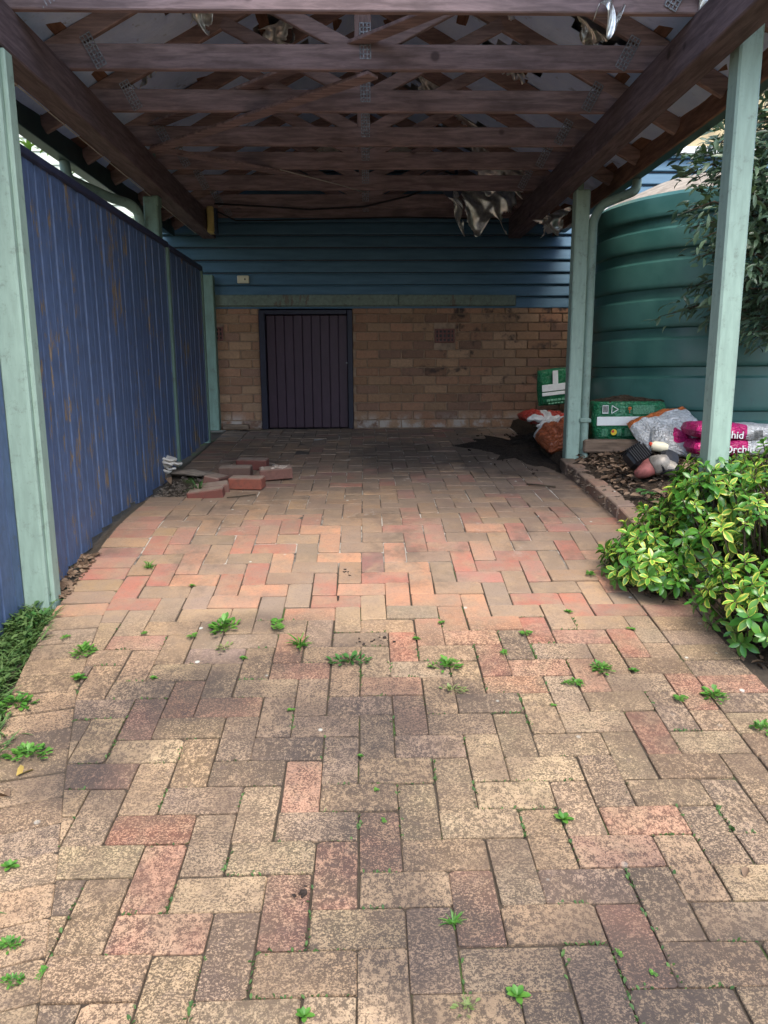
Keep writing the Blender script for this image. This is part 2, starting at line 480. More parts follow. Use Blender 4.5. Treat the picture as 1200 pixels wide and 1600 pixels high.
class MB:
    def __init__(self): self.v, self.f, self.fm, self.la = [], [], [], []
    def raw(self, v, f, mi=0, mat=None):
        o = len(self.v)
        self.v += [tuple(mat @ Vector(p)) if mat is not None else tuple(p) for p in v]
        self.f += [tuple(i + o for i in q) for q in f]
        self.fm += [mi] * len(f)
        return self
    def box(self, c, s, ch=.004, rot=None, mi=0):
        m = Matrix.Translation(c)
        if rot is not None: m = m @ Euler(rot).to_matrix().to_4x4()
        return self.raw(*cbox_data(*s, ch), mi, m)
    def bar(self, a, b, w, h, ch=.004, up=(0, 0, 1), mi=0, ext=0):
        """a straight plank from a to b, h along up, w across"""
        a, b = Vector(a), Vector(b)
        d = (b - a); L = d.length + 2 * ext; d.normalize()
        u = Vector(up); s = d.cross(u).normalized(); u = s.cross(d)
        m = Matrix.Translation((a + b) / 2) @ Matrix((d, s, u)).transposed().to_4x4()
        return self.raw(*cbox_data(L, w, h, ch), mi, m)
    def tube(self, pts, r, n=8, mi=0, cap=True, ry=None):
        pts = [Vector(p) for p in pts]
        rs = r if hasattr(r, '__len__') else [r] * len(pts)
        o = len(self.v); prev = None
        for i, p in enumerate(pts):
            d = (pts[min(i + 1, len(pts) - 1)] - pts[max(i - 1, 0)]).normalized()
            ref = prev if prev is not None else (Vector((0, 0, 1)) if abs(d.z) < .9 else Vector((1, 0, 0)))
            s = d.cross(ref).normalized(); u = s.cross(d).normalized(); prev = u
            for k in range(n):
                a = 2 * math.pi * k / n
                self.v.append(tuple(p + s * math.cos(a) * rs[i] + u * math.sin(a) * rs[i] * (ry or 1)))
        for i in range(len(pts) - 1):
            for k in range(n):
                a, b = o + i * n + k, o + i * n + (k + 1) % n
                self.f.append((a, b, b + n, a + n)); self.fm.append(mi)
        if cap:
            self.f.append(tuple(o + k for k in range(n))[::-1]); self.fm.append(mi)
            e = o + (len(pts) - 1) * n
            self.f.append(tuple(e + k for k in range(n))); self.fm.append(mi)
        return self
    def lathe(self, prof, c, n=32, mi=0, axis=None):
        o = len(self.v); m = Matrix.Translation(c)
        if axis is not None: m = m @ Vector(axis).to_track_quat('Z', 'Y').to_matrix().to_4x4()
        for r, z in prof:
            for k in range(n):
                a = 2 * math.pi * k / n
                self.v.append(tuple(m @ Vector((r * math.cos(a), r * math.sin(a), z))))
        for i in range(len(prof) - 1):
            for k in range(n):
                a, b = o + i * n + k, o + i * n + (k + 1) % n
                self.f.append((a, b, b + n, a + n)); self.fm.append(mi)
        return self
    def prism(self, poly, a, b):
        """poly: list of 3-d points (one face); extruded by vector b-a"""
        d = Vector(b) - Vector(a); n = len(poly)
        v = [tuple(p) for p in poly] + [tuple(Vector(p) + d) for p in poly]
        f = [tuple(range(n))[::-1], tuple(range(n, 2 * n))] + [(i, (i + 1) % n, n + (i + 1) % n, n + i) for i in range(n)]
        return self.raw(v, f)
    def mesh(self, name, mats, smooth=False, origin=(0, 0, 0), attrs=None):
        me = bpy.data.meshes.new(name)
        og = Vector(origin)
        me.from_pydata([tuple(Vector(p) - og) for p in self.v], [], self.f)
        for m in (mats if isinstance(mats, (list, tuple)) else [mats]): me.materials.append(m)
        if any(self.fm): me.polygons.foreach_set('material_index', self.fm)
        if smooth:
            me.polygons.foreach_set('use_smooth', [True] * len(me.polygons))
            if smooth == 'auto':
                me.set_sharp_from_angle(angle=R(40))
        if attrs:
            for nm, vals in attrs.items():
                at = me.attributes.new(nm, 'FLOAT', 'POINT'); at.data.foreach_set('value', vals)
        me.update()
        return me
    def build(self, name, mats, parent=None, smooth=False, attrs=None, origin=None):
        og = Vector(origin) if origin is not None else wloc(parent)
        o = inst(name, self.mesh(name, mats, smooth, og, attrs), parent, og)
        return o

def text(name, body, parent, loc, rot, size, m, sx=1):
    cu_ = bpy.data.curves.new(name, 'FONT'); cu_.body = body; cu_.size = size
    cu_.align_x = 'CENTER'; cu_.align_y = 'CENTER'; cu_.offset = size * .012; cu_.extrude = .0008
    cu_.materials.append(m)
    tmp = bpy.data.objects.new('tmp_text', cu_); col.objects.link(tmp)
    bpy.context.view_layer.update()
    me = bpy.data.meshes.new_from_object(tmp.evaluated_get(bpy.context.evaluated_depsgraph_get()))
    bpy.data.objects.remove(tmp)
    me.name = name
    if not me.materials: me.materials.append(m)
    return inst(name, me, parent, loc, rot)

# ================================================================== THE SETTING
# ground out to the horizon
def grid_sheet(name, xs, ys, zf, m, kind='structure', parent=None, smooth=True):
    mb = MB()
    for y in ys:
        for x in xs: mb.v.append((x, y, zf(x, y)))
    nx = len(xs)
    for j in range(len(ys) - 1):
        for i in range(nx - 1):
            a = j * nx + i
            mb.f.append((a, a + 1, a + 1 + nx, a + nx)); mb.fm.append(0)
    o = mb.build(name, m, parent, smooth)
    if kind: o['kind'] = kind
    return o
gx = [-160, -60, -20, -8, -4, -3, -2.4, -2, -1.7, -1.4, -1.2, -.6, 0, .6, 1.2, 1.4, 1.7, 2, 2.4, 3, 4, 8, 20, 60, 160]
gy_ = [-160, -60, -20, -8, -3, -1] + [round(.25 * i, 2) for i in range(0, 33)] + [9, 12, 20, 60, 160]
grid_sheet('ground', gx, gy_, lambda x, y: gz(y) - .085, M['earth'])

# garden bed to the right of the driveway
def hsh(x, y): return math.sin(x * 12.9 + y * 7.3) * .5 + math.sin(x * 31.7 - y * 23.1 + 1.3) * .3 + math.sin(x * 67 + y * 53) * .2
def bed_z(x, y):
    k = min(1, max(0, (y - 3.3) / .8)); k = k * k * (3 - 2 * k)
    e = min(1, max(0, (x - 1.42) / .7))
    return gz(y) - .03 + k * (.085 + .10 * e) + .035 * e * (1 - k) + .012 * hsh(x, y)
bx = [1.33 + .05 * i for i in range(60)]
by = [.6 + .05 * i for i in range(141)]
grid_sheet('garden_bed', bx, by, lambda x, y: bed_z(x, y) - (.06 if x < 1.40 and y < 3.6 else 0) - (.12 if (y > 3.6 and x < 1.52) else 0), M['soil'])
lx = [-4.2 + .06 * i for i in range(48)]
ly = [.4 + .06 * i for i in range(50)]
grid_sheet('lawn_soil', lx, ly, lambda x, y: gz(y) - .03 + .010 * hsh(x, y), M['earth'])

# ------------------------------------------------------------------ driveway
U = .1165
X0 = -.7317
LB = ((-.42, .0), (-.60, .95), (-.695, 1.3), (-.833, 1.749), (-.946, 2.082), (-1.014, 2.32), (-1.084, 2.549), (-1.15, 2.90), (-1.195, 3.20), (-1.205, 3.6), (-1.205, 8))
def xl(y): return float(np.interp(y, [p[1] for p in LB], [p[0] for p in LB]))
XR = 1.25
driveway = inst('driveway', None, None, (0, 0, 0)) if False else None
fill_x = [-1.62 + .06 * i for i in range(54)]
fill_y = [.5 + .06 * i for i in range(119)]
def fill_z(x, y):
    d = .0085 if y < 3.6 else .006
    if x < xl(y) - .24: d = .03 if y > 3.3 else .05
    if x < -1.06 and 4.75 < y < 5.50:                       # the pit where pavers were lifted
        e = min((x + 1.62) / .08 if x < -1.5 else 1, (-1.06 - x) / .10, (y - 4.75) / .16, (5.50 - y) / .16)
        d += .055 * min(1, max(0, e)) - .012 * hsh(x * 2, y * 2)
    return gsm(y) - d
driveway = grid_sheet('driveway', fill_x, fill_y, fill_z, M['bed'])
driveway['label'] = 'herringbone clay paver driveway rising into the carport'

PC = {'T': (.42, .28, .16), 'G': (.30, .222, .152), 'P': (.43, .185, .13), 'R': (.43, .15, .10), 'M': (.27, .11, .095), 'O': (.52, .255, .145), 'Y': (.48, .355, .205), 'D': (.27, .195, .155)}
OV = {('H', 0, 0): 'R', ('H', -2, -2): 'M', ('V', 0, -6): 'R', ('V', 4, -2): 'P', ('V', 6, 0): 'P', ('V', 5, 1): 'P', ('V', 8, 2): 'P', ('V', 14, -4): 'R', ('H', 12, 0): 'P', ('H', 11, 1): 'M', ('V', 13, -7): 'R', ('V', 16, -6): 'R', ('V', 15, -9): 'R', ('V', 12, -10): 'R', ('V', 14, -12): 'R', ('V', 10, -8): 'R', ('H', 10, -6): 'O', ('V', 7, -5): 'M', ('V', 9, -11): 'O', ('V', 8, -10): 'O', ('H', 9, -9): 'O', ('H', 10, -10): 'O', ('V', 10, -12): 'O', ('H', 4, -12): 'R', ('H', 5, -13): 'O', ('H', 6, -14): 'R', ('H', -4, -12): 'R', ('H', -2, -14): 'O', ('H', 0, -12): 'O', ('V', -4, -14): 'R', ('V', -3, -15): 'R', ('V', -4, -18): 'R', ('V', 0, -14): 'R', ('H', 1, -13): 'O', ('H', 3, -11): 'O', ('V', 2, -16): 'O', ('H', 1, -17): 'R', ('V', 8, -14): 'O', ('V', 11, 3): 'P', ('H', 3, 1): 'Y', ('V', 4, 2): 'P', ('H', 5, 3): 'Y', ('H', 7, 1): 'T', ('H', 3, 5): 'Y', ('V', 6, 4): 'Y', ('H', 13, -1): 'Y', ('V', 13, -3): 'Y', ('H', 11, -3): 'Y', ('H', 9, -1): 'Y', ('V', 0, 2): 'T', ('H', -1, -3): 'Y', ('V', 7, -1): 'Y', ('V', 8, -2): 'Y', ('V', 0, -2): 'T', ('V', 5, -3): 'D', ('H', 4, -4): 'D', ('H', 7, -3): 'D', ('H', 5, -5): 'D', ('V', 7, 3): 'D', ('V', 10, 4): 'D', ('H', 10, 2): 'D', ('H', 1, 3): 'P', ('V', 2, 0): 'G', ('V', 1, 1): 'P', ('H', 4, 4): 'T', ('V', 13, 1): 'T', ('H', 2, -2): 'G', ('V', 7, -17): 'O', ('V', 8, -18): 'R', ('H', 7, -15): 'O', ('H', 11, -15): 'R', ('H', 12, -16): 'R', ('H', 1, -5): 'P', ('H', 3, -7): 'P', ('H', -3, -5): 'D'}
def pick(y, key=None):
    k = OV.get(key)
    if not k:
        if y < 2.8: k = rnd.choices('TGYPDM', (40, 28, 18, 5, 8, 1))[0]
        elif y < 4.4: k = rnd.choices('TGPROM', (32, 36, 9, 9, 11, 3))[0]
        else: k = rnd.choices('TGPRM', (38, 44, 9, 5, 4))[0]
    c = PC[k]
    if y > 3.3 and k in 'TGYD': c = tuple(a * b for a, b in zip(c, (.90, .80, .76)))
    j = rnd.uniform(.86, 1.12)
    return tuple(min(.9, x * j * rnd.uniform(.95, 1.05)) for x in c)

PT = .05           # paver thickness
def paver_mesh(lx_, ly_):
    c = .005
    v, f = [], []
    hx, hy = lx_ / 2, ly_ / 2
    for (a, z) in ((0, -PT), (0, -c), (c, 0)):
        v += [(-hx + a, -hy + a, z), (hx - a, -hy + a, z), (hx - a, hy - a, z), (-hx + a, hy - a, z)]
    for r_ in (0, 4):
        for i in range(4):
            j = (i + 1) % 4
            f.append((r_ + i, r_ + j, r_ + 4 + j, r_ + 4 + i))
    f.append((8, 9, 10, 11))
    mb = MB().raw(v, f)
    return mb
JT = .004
def clip(poly, p, nrm):
    out = []
    for i, a in enumerate(poly):
        b = poly[(i + 1) % len(poly)]
        da = (a[0] - p[0]) * nrm[0] + (a[1] - p[1]) * nrm[1]
        db = (b[0] - p[0]) * nrm[0] + (b[1] - p[1]) * nrm[1]
        if da >= 0: out.append(a)
        if da * db < 0:
            t_ = da / (da - db); out.append((a[0] + (b[0] - a[0]) * t_, a[1] + (b[1] - a[1]) * t_))
    return out
def area(poly):
    return abs(sum(poly[i][0] * poly[(i + 1) % len(poly)][1] - poly[(i + 1) % len(poly)][0] * poly[i][1] for i in range(len(poly)))) / 2
def poly_paver(poly, y0, x0):          # cut paver: polygon in (x, y) around its own centre
    n = len(poly); c = .003
    cx = sum(p[0] for p in poly) / n; cy = sum(p[1] for p in poly) / n
    if sum(poly[i][0] * poly[(i + 1) % n][1] - poly[(i + 1) % n][0] * poly[i][1] for i in range(n)) < 0: poly = poly[::-1]
    v = []
    for a, z in ((0, -PT), (0, -c), (c, 0)):
        for p in poly:
            dx, dy = p[0] - cx, p[1] - cy
            L = max(.02, math.hypot(dx, dy)); k = 1 - a / L * 1.2
            v.append((dx * k, dy * k, z))
    f = [(r_ + i, r_ + (i + 1) % n, r_ + n + (i + 1) % n, r_ + n + i) for r_ in (0, n) for i in range(n)] + [tuple(range(2 * n, 3 * n))]
    return (cx, cy), MB().raw(v, f)

def worn_outline(lx_, ly_, r_):
    hx, hy = lx_ / 2, ly_ / 2
    out = []
    for sx, sy in ((-1, -1), (1, -1), (1, 1), (-1, 1)):
        c = abs(r_.gauss(.004, .0028)) + .002
        d = abs(r_.gauss(.004, .0028)) + .002
        if r_.random() < .10: c, d = r_.uniform(.008, .02), r_.uniform(.006, .014)      # a knocked off corner
        a, b = (sx * (hx - c), sy * hy), (sx * hx, sy * (hy - d))
        out += [b, a] if sx * sy > 0 and False else ([a, b] if (sx, sy) in ((1, -1), (-1, 1)) else [b, a])
    return [(x + r_.gauss(0, .0007), y + r_.gauss(0, .0007)) for x, y in out]
rp = random.Random(5)
var_h = [poly_paver(worn_outline(2 * U - JT, U - JT, rp), 0, 0)[1] for _ in range(14)]
var_v = [poly_paver(worn_outline(U - JT, 2 * U - JT, rp), 0, 0)[1] for _ in range(14)]
mesh_of = {}
def shared(mb):
    if id(mb) not in mesh_of: mesh_of[id(mb)] = mb.mesh('paver', M['paver'])
    return mesh_of[id(mb)]
pavers = []        # (depth, mesh or builder, location, rotation, colour)
def gap(x, y): return x < -1.09 and 4.80 < y < 5.46
for row in range(-50, 12):
    for cc in range(-8, 20):
        m4 = (cc + row) % 4
        if m4 not in (0, 2): continue
        kind = 'H' if m4 == 0 else 'V'
        w, h = (2, 1) if kind == 'H' else (1, 2)
        xa, xb = X0 + cc * U, X0 + (cc + w) * U
        sb, sa = -(row + h) * U, -row * U
        ya, yb = s2y(sb), s2y(sa)
        ym, xm = (ya + yb) / 2, (xa + xb) / 2
        if ya > 7.60 or yb < .75 or xb < -1.3 or xa > XR: continue
        if gap(xm, ym): continue
        y_l = xl(ym)
        key = (kind, cc, row)
        wear = 1 if ym < 3 else 1.6
        rot = (math.atan(slope(ym)) + rnd.gauss(0, .006) * wear, rnd.gauss(0, .006) * wear, rnd.gauss(0, .006) * wear)
        z = gsm(ym) + rnd.gauss(0, .0014) * wear
        if kind == 'H' and cc == 0 and row == 0: z += .002
        full = xa >= max(xl(ya), xl(yb)) - .004 and xb <= XR + .004 and yb < 7.59
        if full:
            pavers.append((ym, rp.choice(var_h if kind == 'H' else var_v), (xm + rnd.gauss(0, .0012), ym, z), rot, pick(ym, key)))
        else:
            g2 = JT / 2
            poly = [(xa + g2, ya + g2), (xb - g2, ya + g2), (xb - g2, yb - g2), (xa + g2, yb - g2)]
            dx, dy = xl(yb) - xl(ya), yb - ya
            L = math.hypot(dx, dy)
            poly = clip(poly, (xl(ya) + g2, ya), (dy / L, -dx / L))
            if len(poly) > 2: poly = clip(poly, (XR - g2, 0), (-1, 0))
            if len(poly) > 2: poly = clip(poly, (0, 7.588), (0, -1))
            if len(poly) < 3 or area(poly) < .0012: continue
            (px_, py_), mb = poly_paver(poly, ym, xm)
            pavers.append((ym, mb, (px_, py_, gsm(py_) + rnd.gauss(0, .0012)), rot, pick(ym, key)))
# header course down the left edge (follows the diagonal edge, then the fence)
s_, pl_ = 0, []
y = .55
while y < 7.5:
    x1, y1 = xl(y), y
    y2 = y + .1
    d = Vector((xl(y2) - x1, y2 - y1)); d.normalize()
    step = U
    mid = Vector((x1, y1)) + d * step / 2
    nrm = Vector((-d.y, d.x))                 # to the left
    cpt = mid + nrm * (U - .003)
    if not gap(cpt.x, cpt.y) and not (cpt.y > 7.5):
        ang = math.atan2(d.y, d.x) - math.pi / 2
        k = rnd.gauss(0, .004)
        ln = 2 * U - JT if y > 3.35 else 2 * U - JT
        pavers.append((cpt.y, rp.choice(var_h), (cpt.x, cpt.y, gsm(cpt.y) + k * .3), (math.atan(slope(cpt.y)), rnd.gauss(0, .01), ang), pick(cpt.y)))
    y += step * d.y
# header course down the right edge
s = -1.3
while s < 4.0:
    ya, yb = s2y(s), s2y(s + U)
    ym = (ya + yb) / 2
    if ym < 5.6:
        pavers.append((ym, rp.choice(var_h), (XR + U + .001, ym, gsm(ym) + rnd.gauss(0, .0015)), (math.atan(slope(ym)), rnd.gauss(0, .008), rnd.gauss(0, .008)), pick(ym)))
    s += U
# field on to the wall at the right, behind the post
y = 5.6
while y < 7.55:
    pavers.append((y, rp.choice(var_h), (XR + U + .001, y, gsm(y)), (math.atan(slope(y)), 0, rnd.gauss(0, .01)), pick(y)))
    y += U

def in_view(p):
    v = Vector(p[2]); d = v.dot(cf)
    return d > .3 and abs(v.dot(cr) / d) < .56 and -.73 < v.dot(cu) / d < .75
pavers.sort(key=lambda p: (not in_view(p), p[0]))
N_SEP = 300
for p in pavers[:N_SEP]:
    me = shared(p[1])
    o = inst('paver', me, driveway, p[2], p[3])
    o.color = (*p[4], 1)
mb = MB(); cols = []; seeds = []
for p in pavers[N_SEP:]:
    src = p[1]
    n0 = len(mb.v)
    mb.raw(src.v, src.f, 0, Matrix.Translation(p[2]) @ Euler(p[3]).to_matrix().to_4x4())
    cols += [*p[4], 1] * (len(mb.v) - n0)
    seeds += [rnd.random()] * (len(mb.v) - n0)
far = mb.build('far_pavers', M['paver_joined'], driveway)
a_ = far.data.attributes.new('pc', 'FLOAT_COLOR', 'POINT'); a_.data.foreach_set('color', cols)
a_ = far.data.attributes.new('ps', 'FLOAT', 'POINT'); a_.data.foreach_set('value', seeds)
far['kind'] = 'stuff'

# ------------------------------------------------------------------ brick kerb along the bed
kerb = root('brick_kerb', (1.54, 5.5, gz(5.5)), 'raised row of red-brown bricks edging the garden bed', 'kerb')
kb = paver_mesh(.108, .228)
kerb_me = MB().raw(*cbox_data(.11, .228, .12, .006)).mesh('brick', M['paver'])
y = 5.56
k = 0
while y > 3.1:
    ym = y - .115
    x = 1.535 + (.012 if k in (2, 3) else 0) + rnd.gauss(0, .004) + .02 * max(0, 4.2 - ym)
    if ym < 4.9: x -= .008
    o = inst('brick', kerb_me, kerb, (x, ym, gsm(ym) + .02 + rnd.gauss(0, .004)), (math.atan(slope(ym)), rnd.gauss(0, .03), rnd.gauss(0, .03)))
    o.color = (*rnd.choice([(.36, .20, .14), (.33, .21, .15), (.40, .19, .12), (.30, .20, .16)]), 1)
    y -= .234; k += 1

# ------------------------------------------------------------------ house behind the carport
house = root('house', (0, 7.6, -.545), 'blue weatherboard house with brick base behind the carport', 'house')
WY = 7.60
DX0, DX1, DZ1 = -1.075, -.132, .655
base = MB().box(((-2.1 + DX0) / 2, WY + .12, .05), (DX0 + 2.1, .20, 1.22), .002).box(((2.8 + DX1) / 2, WY + .12, .05), (2.8 - DX1, .20, 1.22), .002).build('brick_wall', M['mortar'], house)
BW, BH = .2345, .0886
bm_full = MB().raw(*cbox_data(BW - .011, .09, BH - .010, .004)).mesh('brick', M['brick'])
bcol = [(.34, .19, .11), (.31, .18, .105), (.37, .22, .13), (.29, .155, .095), (.40, .245, .15), (.25, .14, .095), (.36, .19, .115)]
DX0, DX1, DZ1 = -1.075, -.132, .655
VENTS = ((.70, .914, .312, .463), (-1.655, -1.437, .342, .490))
for r_ in range(14):
    zc = -.548 + BH * (r_ + .5)
    off = (r_ % 2) * BW / 2
    i = 0
    while True:
        xa = -1.98 + off + i * BW - BW
        i += 1
        if xa > 2.35: break
        segs = [(xa, xa + BW)]
        if zc - BH / 2 < DZ1:
            ns = []
            for a, b in segs:
                if b <= DX0 or a >= DX1: ns.append((a, b))
                else:
                    if a < DX0: ns.append((a, DX0))
                    if b > DX1: ns.append((DX1, b))
            segs = ns
        for vx0, vx1, vz0, vz1 in VENTS:
            if vz0 - .02 < zc < vz1 + .02:
                ns = []
                for a, b in segs:
                    if b <= vx0 or a >= vx1: ns.append((a, b))
                    else:
                        if a < vx0: ns.append((a, vx0))
                        if b > vx1: ns.append((vx1, b))
                segs = ns
        for a, b in segs:
            a, b = max(a, -1.98), min(b, 2.25)
            if b - a < .035: continue
            if abs(b - a - BW) < .002: me = bm_full
            else: me = MB().raw(*cbox_data(b - a - .011, .09, BH - .010, .004)).mesh('brick', M['brick'])
            pro = .0
            if (a + b) / 2 > 1.50: pro = -.008           # the pier past the rail stands a little proud
            o = inst('brick', me, base, ((a + b) / 2, WY + .052 + pro + rnd.gauss(0, .0012), zc), (0, 0, rnd.gauss(0, .004)))
            c = rnd.choice(bcol); j = rnd.uniform(.85, 1.15)
            o.color = (*(x * j for x in c), 1)
# vents: terracotta grids
for vx0, vx1, vz0, vz1 in VENTS:
    w, h = vx1 - vx0 - .012, vz1 - vz0 - .012
    cx, cz = (vx0 + vx1) / 2, (vz0 + vz1) / 2
    mb = MB().box((cx, WY + .022, cz), (w, .012, h), .002, mi=1)  # black plate paints the dark of the hollow behind the grid
    for i in range(6): mb.box((cx - w / 2 + w * i / 5 + (.008 if i == 0 else -.008 if i == 5 else 0), WY + .008, cz), (.016, .02, h), .003)
    for i in range(4): mb.box((cx, WY + .009, cz - h / 2 + h * i / 3 + (.008 if i == 0 else -.008 if i == 3 else 0)), (w - .03, .017, .016), .003)
    mb.build('vent', [simple('terracotta', (.20, .09, .075), .2, 30, .9), M['black']], house)
# rail between brick and boards
mb = MB().bar((-1.76, WY - .012, .738), (.33, WY - .012, .738), .05, .108, .006).bar((.334, WY - .014, .737), (1.52, WY - .012, .733), .05, .104, .006)
mb.build('rail', M['rail'], house)
MB().box((-.2, WY - .004, .683), (3.3, .03, .012), .002).build('rail_flashing', M['rail'], house)
# weatherboards
z = .655
k = 0
while z < 2.10:
    h = .1185
    t_ = .020
    mb = MB()
    x0, x1 = -2.25, 4.4
    if k == 0: pass
    prof = [(.012, .0), (-.026, .002), (-.028, .010), (-.012, h - .022), (.008, h - .016), (.012, h - .004)]
    v = [(x, WY + .02 + p[0], z + p[1] + .003 * math.sin(x * 1.7 + k)) for x in (x0, x1) for p in prof]
    mb.raw(v, [tuple(range(6))[::-1], tuple(range(6, 12))] + [(i, (i + 1) % 6, 6 + (i + 1) % 6, 6 + i) for i in range(6)])
    mb.build('weatherboard', M['siding'], house)
    z += h; k += 1
MB().box((1.07, WY + .10, 1.42), (6.64, .12, 1.42), .002).build('wall_frame', M['beam'], house)
# upper storey past the carport roof: white sill and tan panels
MB().box((1.0, WY - .01, 2.14), (6.9, .10, .065), .004).build('sill', M['white_paint'], house)
for i in range(8):
    MB().box((-1.9 + i * .84, WY + .05, 2.66), (.825, .06, .96), .006).build('wall_panel', M['tan_wall'], house)
# door: frame and vertical boards
MB().box((DX0 + .032, WY + .01, .048), (.062, .10, 1.19), .004).build('door_frame', M['door_frame'], house)
MB().box((DX1 - .026, WY + .01, .048), (.05, .10, 1.19), .004).build('door_frame', M['door_frame'], house)
MB().box(((DX0 + DX1) / 2, WY + .012, .622), (DX1 - DX0 - .118, .10, .044), .004).build('door_frame', M['door_frame'], house)
dw0, dw1 = DX0 + .066, DX1 - .054
door = MB().box(((dw0 + dw1) / 2, WY + .065, .03), (dw1 - dw0, .02, 1.13), .002).build('door', M['door_frame'], house)
nb = 9
bw = (dw1 - dw0) / nb
for i in range(nb):
    MB().box((dw0 + bw * (i + .5), WY + .042 + rnd.gauss(0, .0012), .03), (bw - .0045, .022, 1.135), .004).build('door_board', M['door'], door)
MB().tube([(dw1 - .01, WY + .02, .12), (dw1 - .01, WY - .005, .12)], .009, 8).build('door_handle', M['galv'], door)
MB().box(((DX0 + DX1) / 2, WY + .20, .05), (1.2, .05, 1.3), .004).build('door_light_block', M['door_frame'], house)  # unseen panel added to stop light leaking in round the door
# stub post and tap against the wall
MB().box((-1.545, WY - .10, .21), (.108, .09, 1.52), .006).build('post', M['mint_shaded'], house)
MB().box((-1.33, WY - .10, -.515), (.26, .07, .05), .008, (0, .02, .05)).build('timber_block', M['old_timber'], house)
tap = MB().tube([(-1.69, WY + .0, .90), (-1.69, WY - .07, .90), (-1.69, WY - .09, .86)], .010, 8).tube([(-1.69, WY - .05, .90), (-1.69, WY - .05, .935)], .007, 8).box((-1.69, WY - .05, .94), (.055, .012, .010), .002)
tap.build('tap', M['galv'], house, 'auto')

outlet = root('power_outlet', (-1.214, WY - .01, .90), 'small cream power outlet on the blue boards above the door', 'outlet')
MB().box((-1.214, WY - .022, .940), (.118, .026, .074), .008).build('cover', M['cream'], outlet)
MB().box((-1.195, WY - .037, .940), (.012, .008, .018), .002).build('switch', M['print_dark'], outlet)

# ================================================================== CARPORT
carport = root('carport', (0, 3.3, gz(3.3)), 'timber carport with green posts and open trussed roof', 'carport')
H = 1.50
TY = [3.40, 4.015, 4.60, 5.23, 5.77, 6.42, 7.05, 7.47]
PITCH = .53
def rz(x): return 1.545 + (1.55 - abs(x)) * PITCH          # underside of the top chords
def wob(a): return rnd.uniform(-a, a)
# side beams
for x0, y0, y1 in ((-1.515, 2.6, 7.49), (1.475, 2.6, 7.49)):
    mb = MB().box((x0, (y0 + y1) / 2, 1.405), (.13, y1 - y0, .19), .006)
    mb.build('beam', M['beam'], carport)
MB().tube([(-1.582, 2.9, 1.309), (-1.582, 5.0, 1.306), (-1.582, 7.2, 1.309)], .003, 6).build('beam_edge_line', M['wire'], carport)  # thin pale line along the left beam's outer bottom edge
# posts
for (x, y, w, zt, mt) in ((-1.518, 3.27, .112, 1.31, 'mint'), (1.600, 3.30, .098, 1.62, 'mint'), (-1.585, 5.80, .105, 1.309, 'mint_shaded'), (1.585, 5.60, .105, 1.309, 'mint')):
    zb = gz(y) - .12
    po = MB().box((x, y, (zt + zb) / 2), (w, .098 if y < 4 else .105, zt - zb), .009).build('post', M[mt], carport)
MB().box((-1.548, 5.80, 1.42), (.045, .10, .36), .005).build('post_tenon', M['mint_shaded'], carport)
MB().box((1.563, 5.60, 1.45), (.045, .10, .34), .005).build('post_tenon', M['mint_shaded'], carport)
# the left front post carries a cover strip on its outer face
MB().box((-1.452, 3.285, .12), (.022, .07, 2.36), .005).build('cover_strip', M['mint'], carport)
# trusses
plate_v = MB().raw(*cbox_data(.055, .004, .16, .001)).mesh('nail_plate', M['galv'])
def nail_plate(parent, c, rot):
    """perforated tooth plate: rails and rungs"""
    mb = MB()
    m = Matrix.Translation(c) @ Euler(rot).to_matrix().to_4x4()
    for x in (-.026, -.009, .009, .026): mb.raw(*cbox_data(.006, .003, .165, .0006), 0, m @ Matrix.Translation((x, 0, 0)))
    for i in range(9): mb.raw(*cbox_data(.056, .0026, .006, .0006), 0, m @ Matrix.Translation((0, .0004, -.08 + i * .02)))
    mb.build('nail_plate', M['galv'], parent)
for k, ty in enumerate(TY):
    yy = ty
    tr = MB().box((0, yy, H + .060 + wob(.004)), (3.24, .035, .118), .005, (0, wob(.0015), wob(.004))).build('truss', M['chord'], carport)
    for s in (-1, 1):
        a = Vector((s * 1.86, yy + .002, rz(1.86) + .045)); b = Vector((s * .0, yy + .002, rz(0) + .045))
        MB().bar(a, b, .034, .092, .004, (0, 0, 1)).build('rafter', M['rafter'], tr)
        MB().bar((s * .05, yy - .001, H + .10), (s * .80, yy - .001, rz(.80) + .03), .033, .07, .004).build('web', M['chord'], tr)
    MB().box((0, yy + .003, (H + .11 + rz(0)) / 2), (.085, .033, rz(0) - H - .10), .004).build('king_post', M['king'], tr)
    nail_plate(tr, (.012, yy - .021, H + .135), (0, 0, 0))
    for s in (-1, 1): nail_plate(tr, (s * 1.335, yy - .021, H + .085), (0, s * R(28), 0))
# diagonal braces under the trusses
def brace(a, b):
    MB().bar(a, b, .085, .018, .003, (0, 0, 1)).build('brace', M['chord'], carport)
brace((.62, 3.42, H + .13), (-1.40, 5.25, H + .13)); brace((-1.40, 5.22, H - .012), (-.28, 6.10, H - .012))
brace((.05, 4.02, H - .010), (-1.38, 5.20, H - .030))
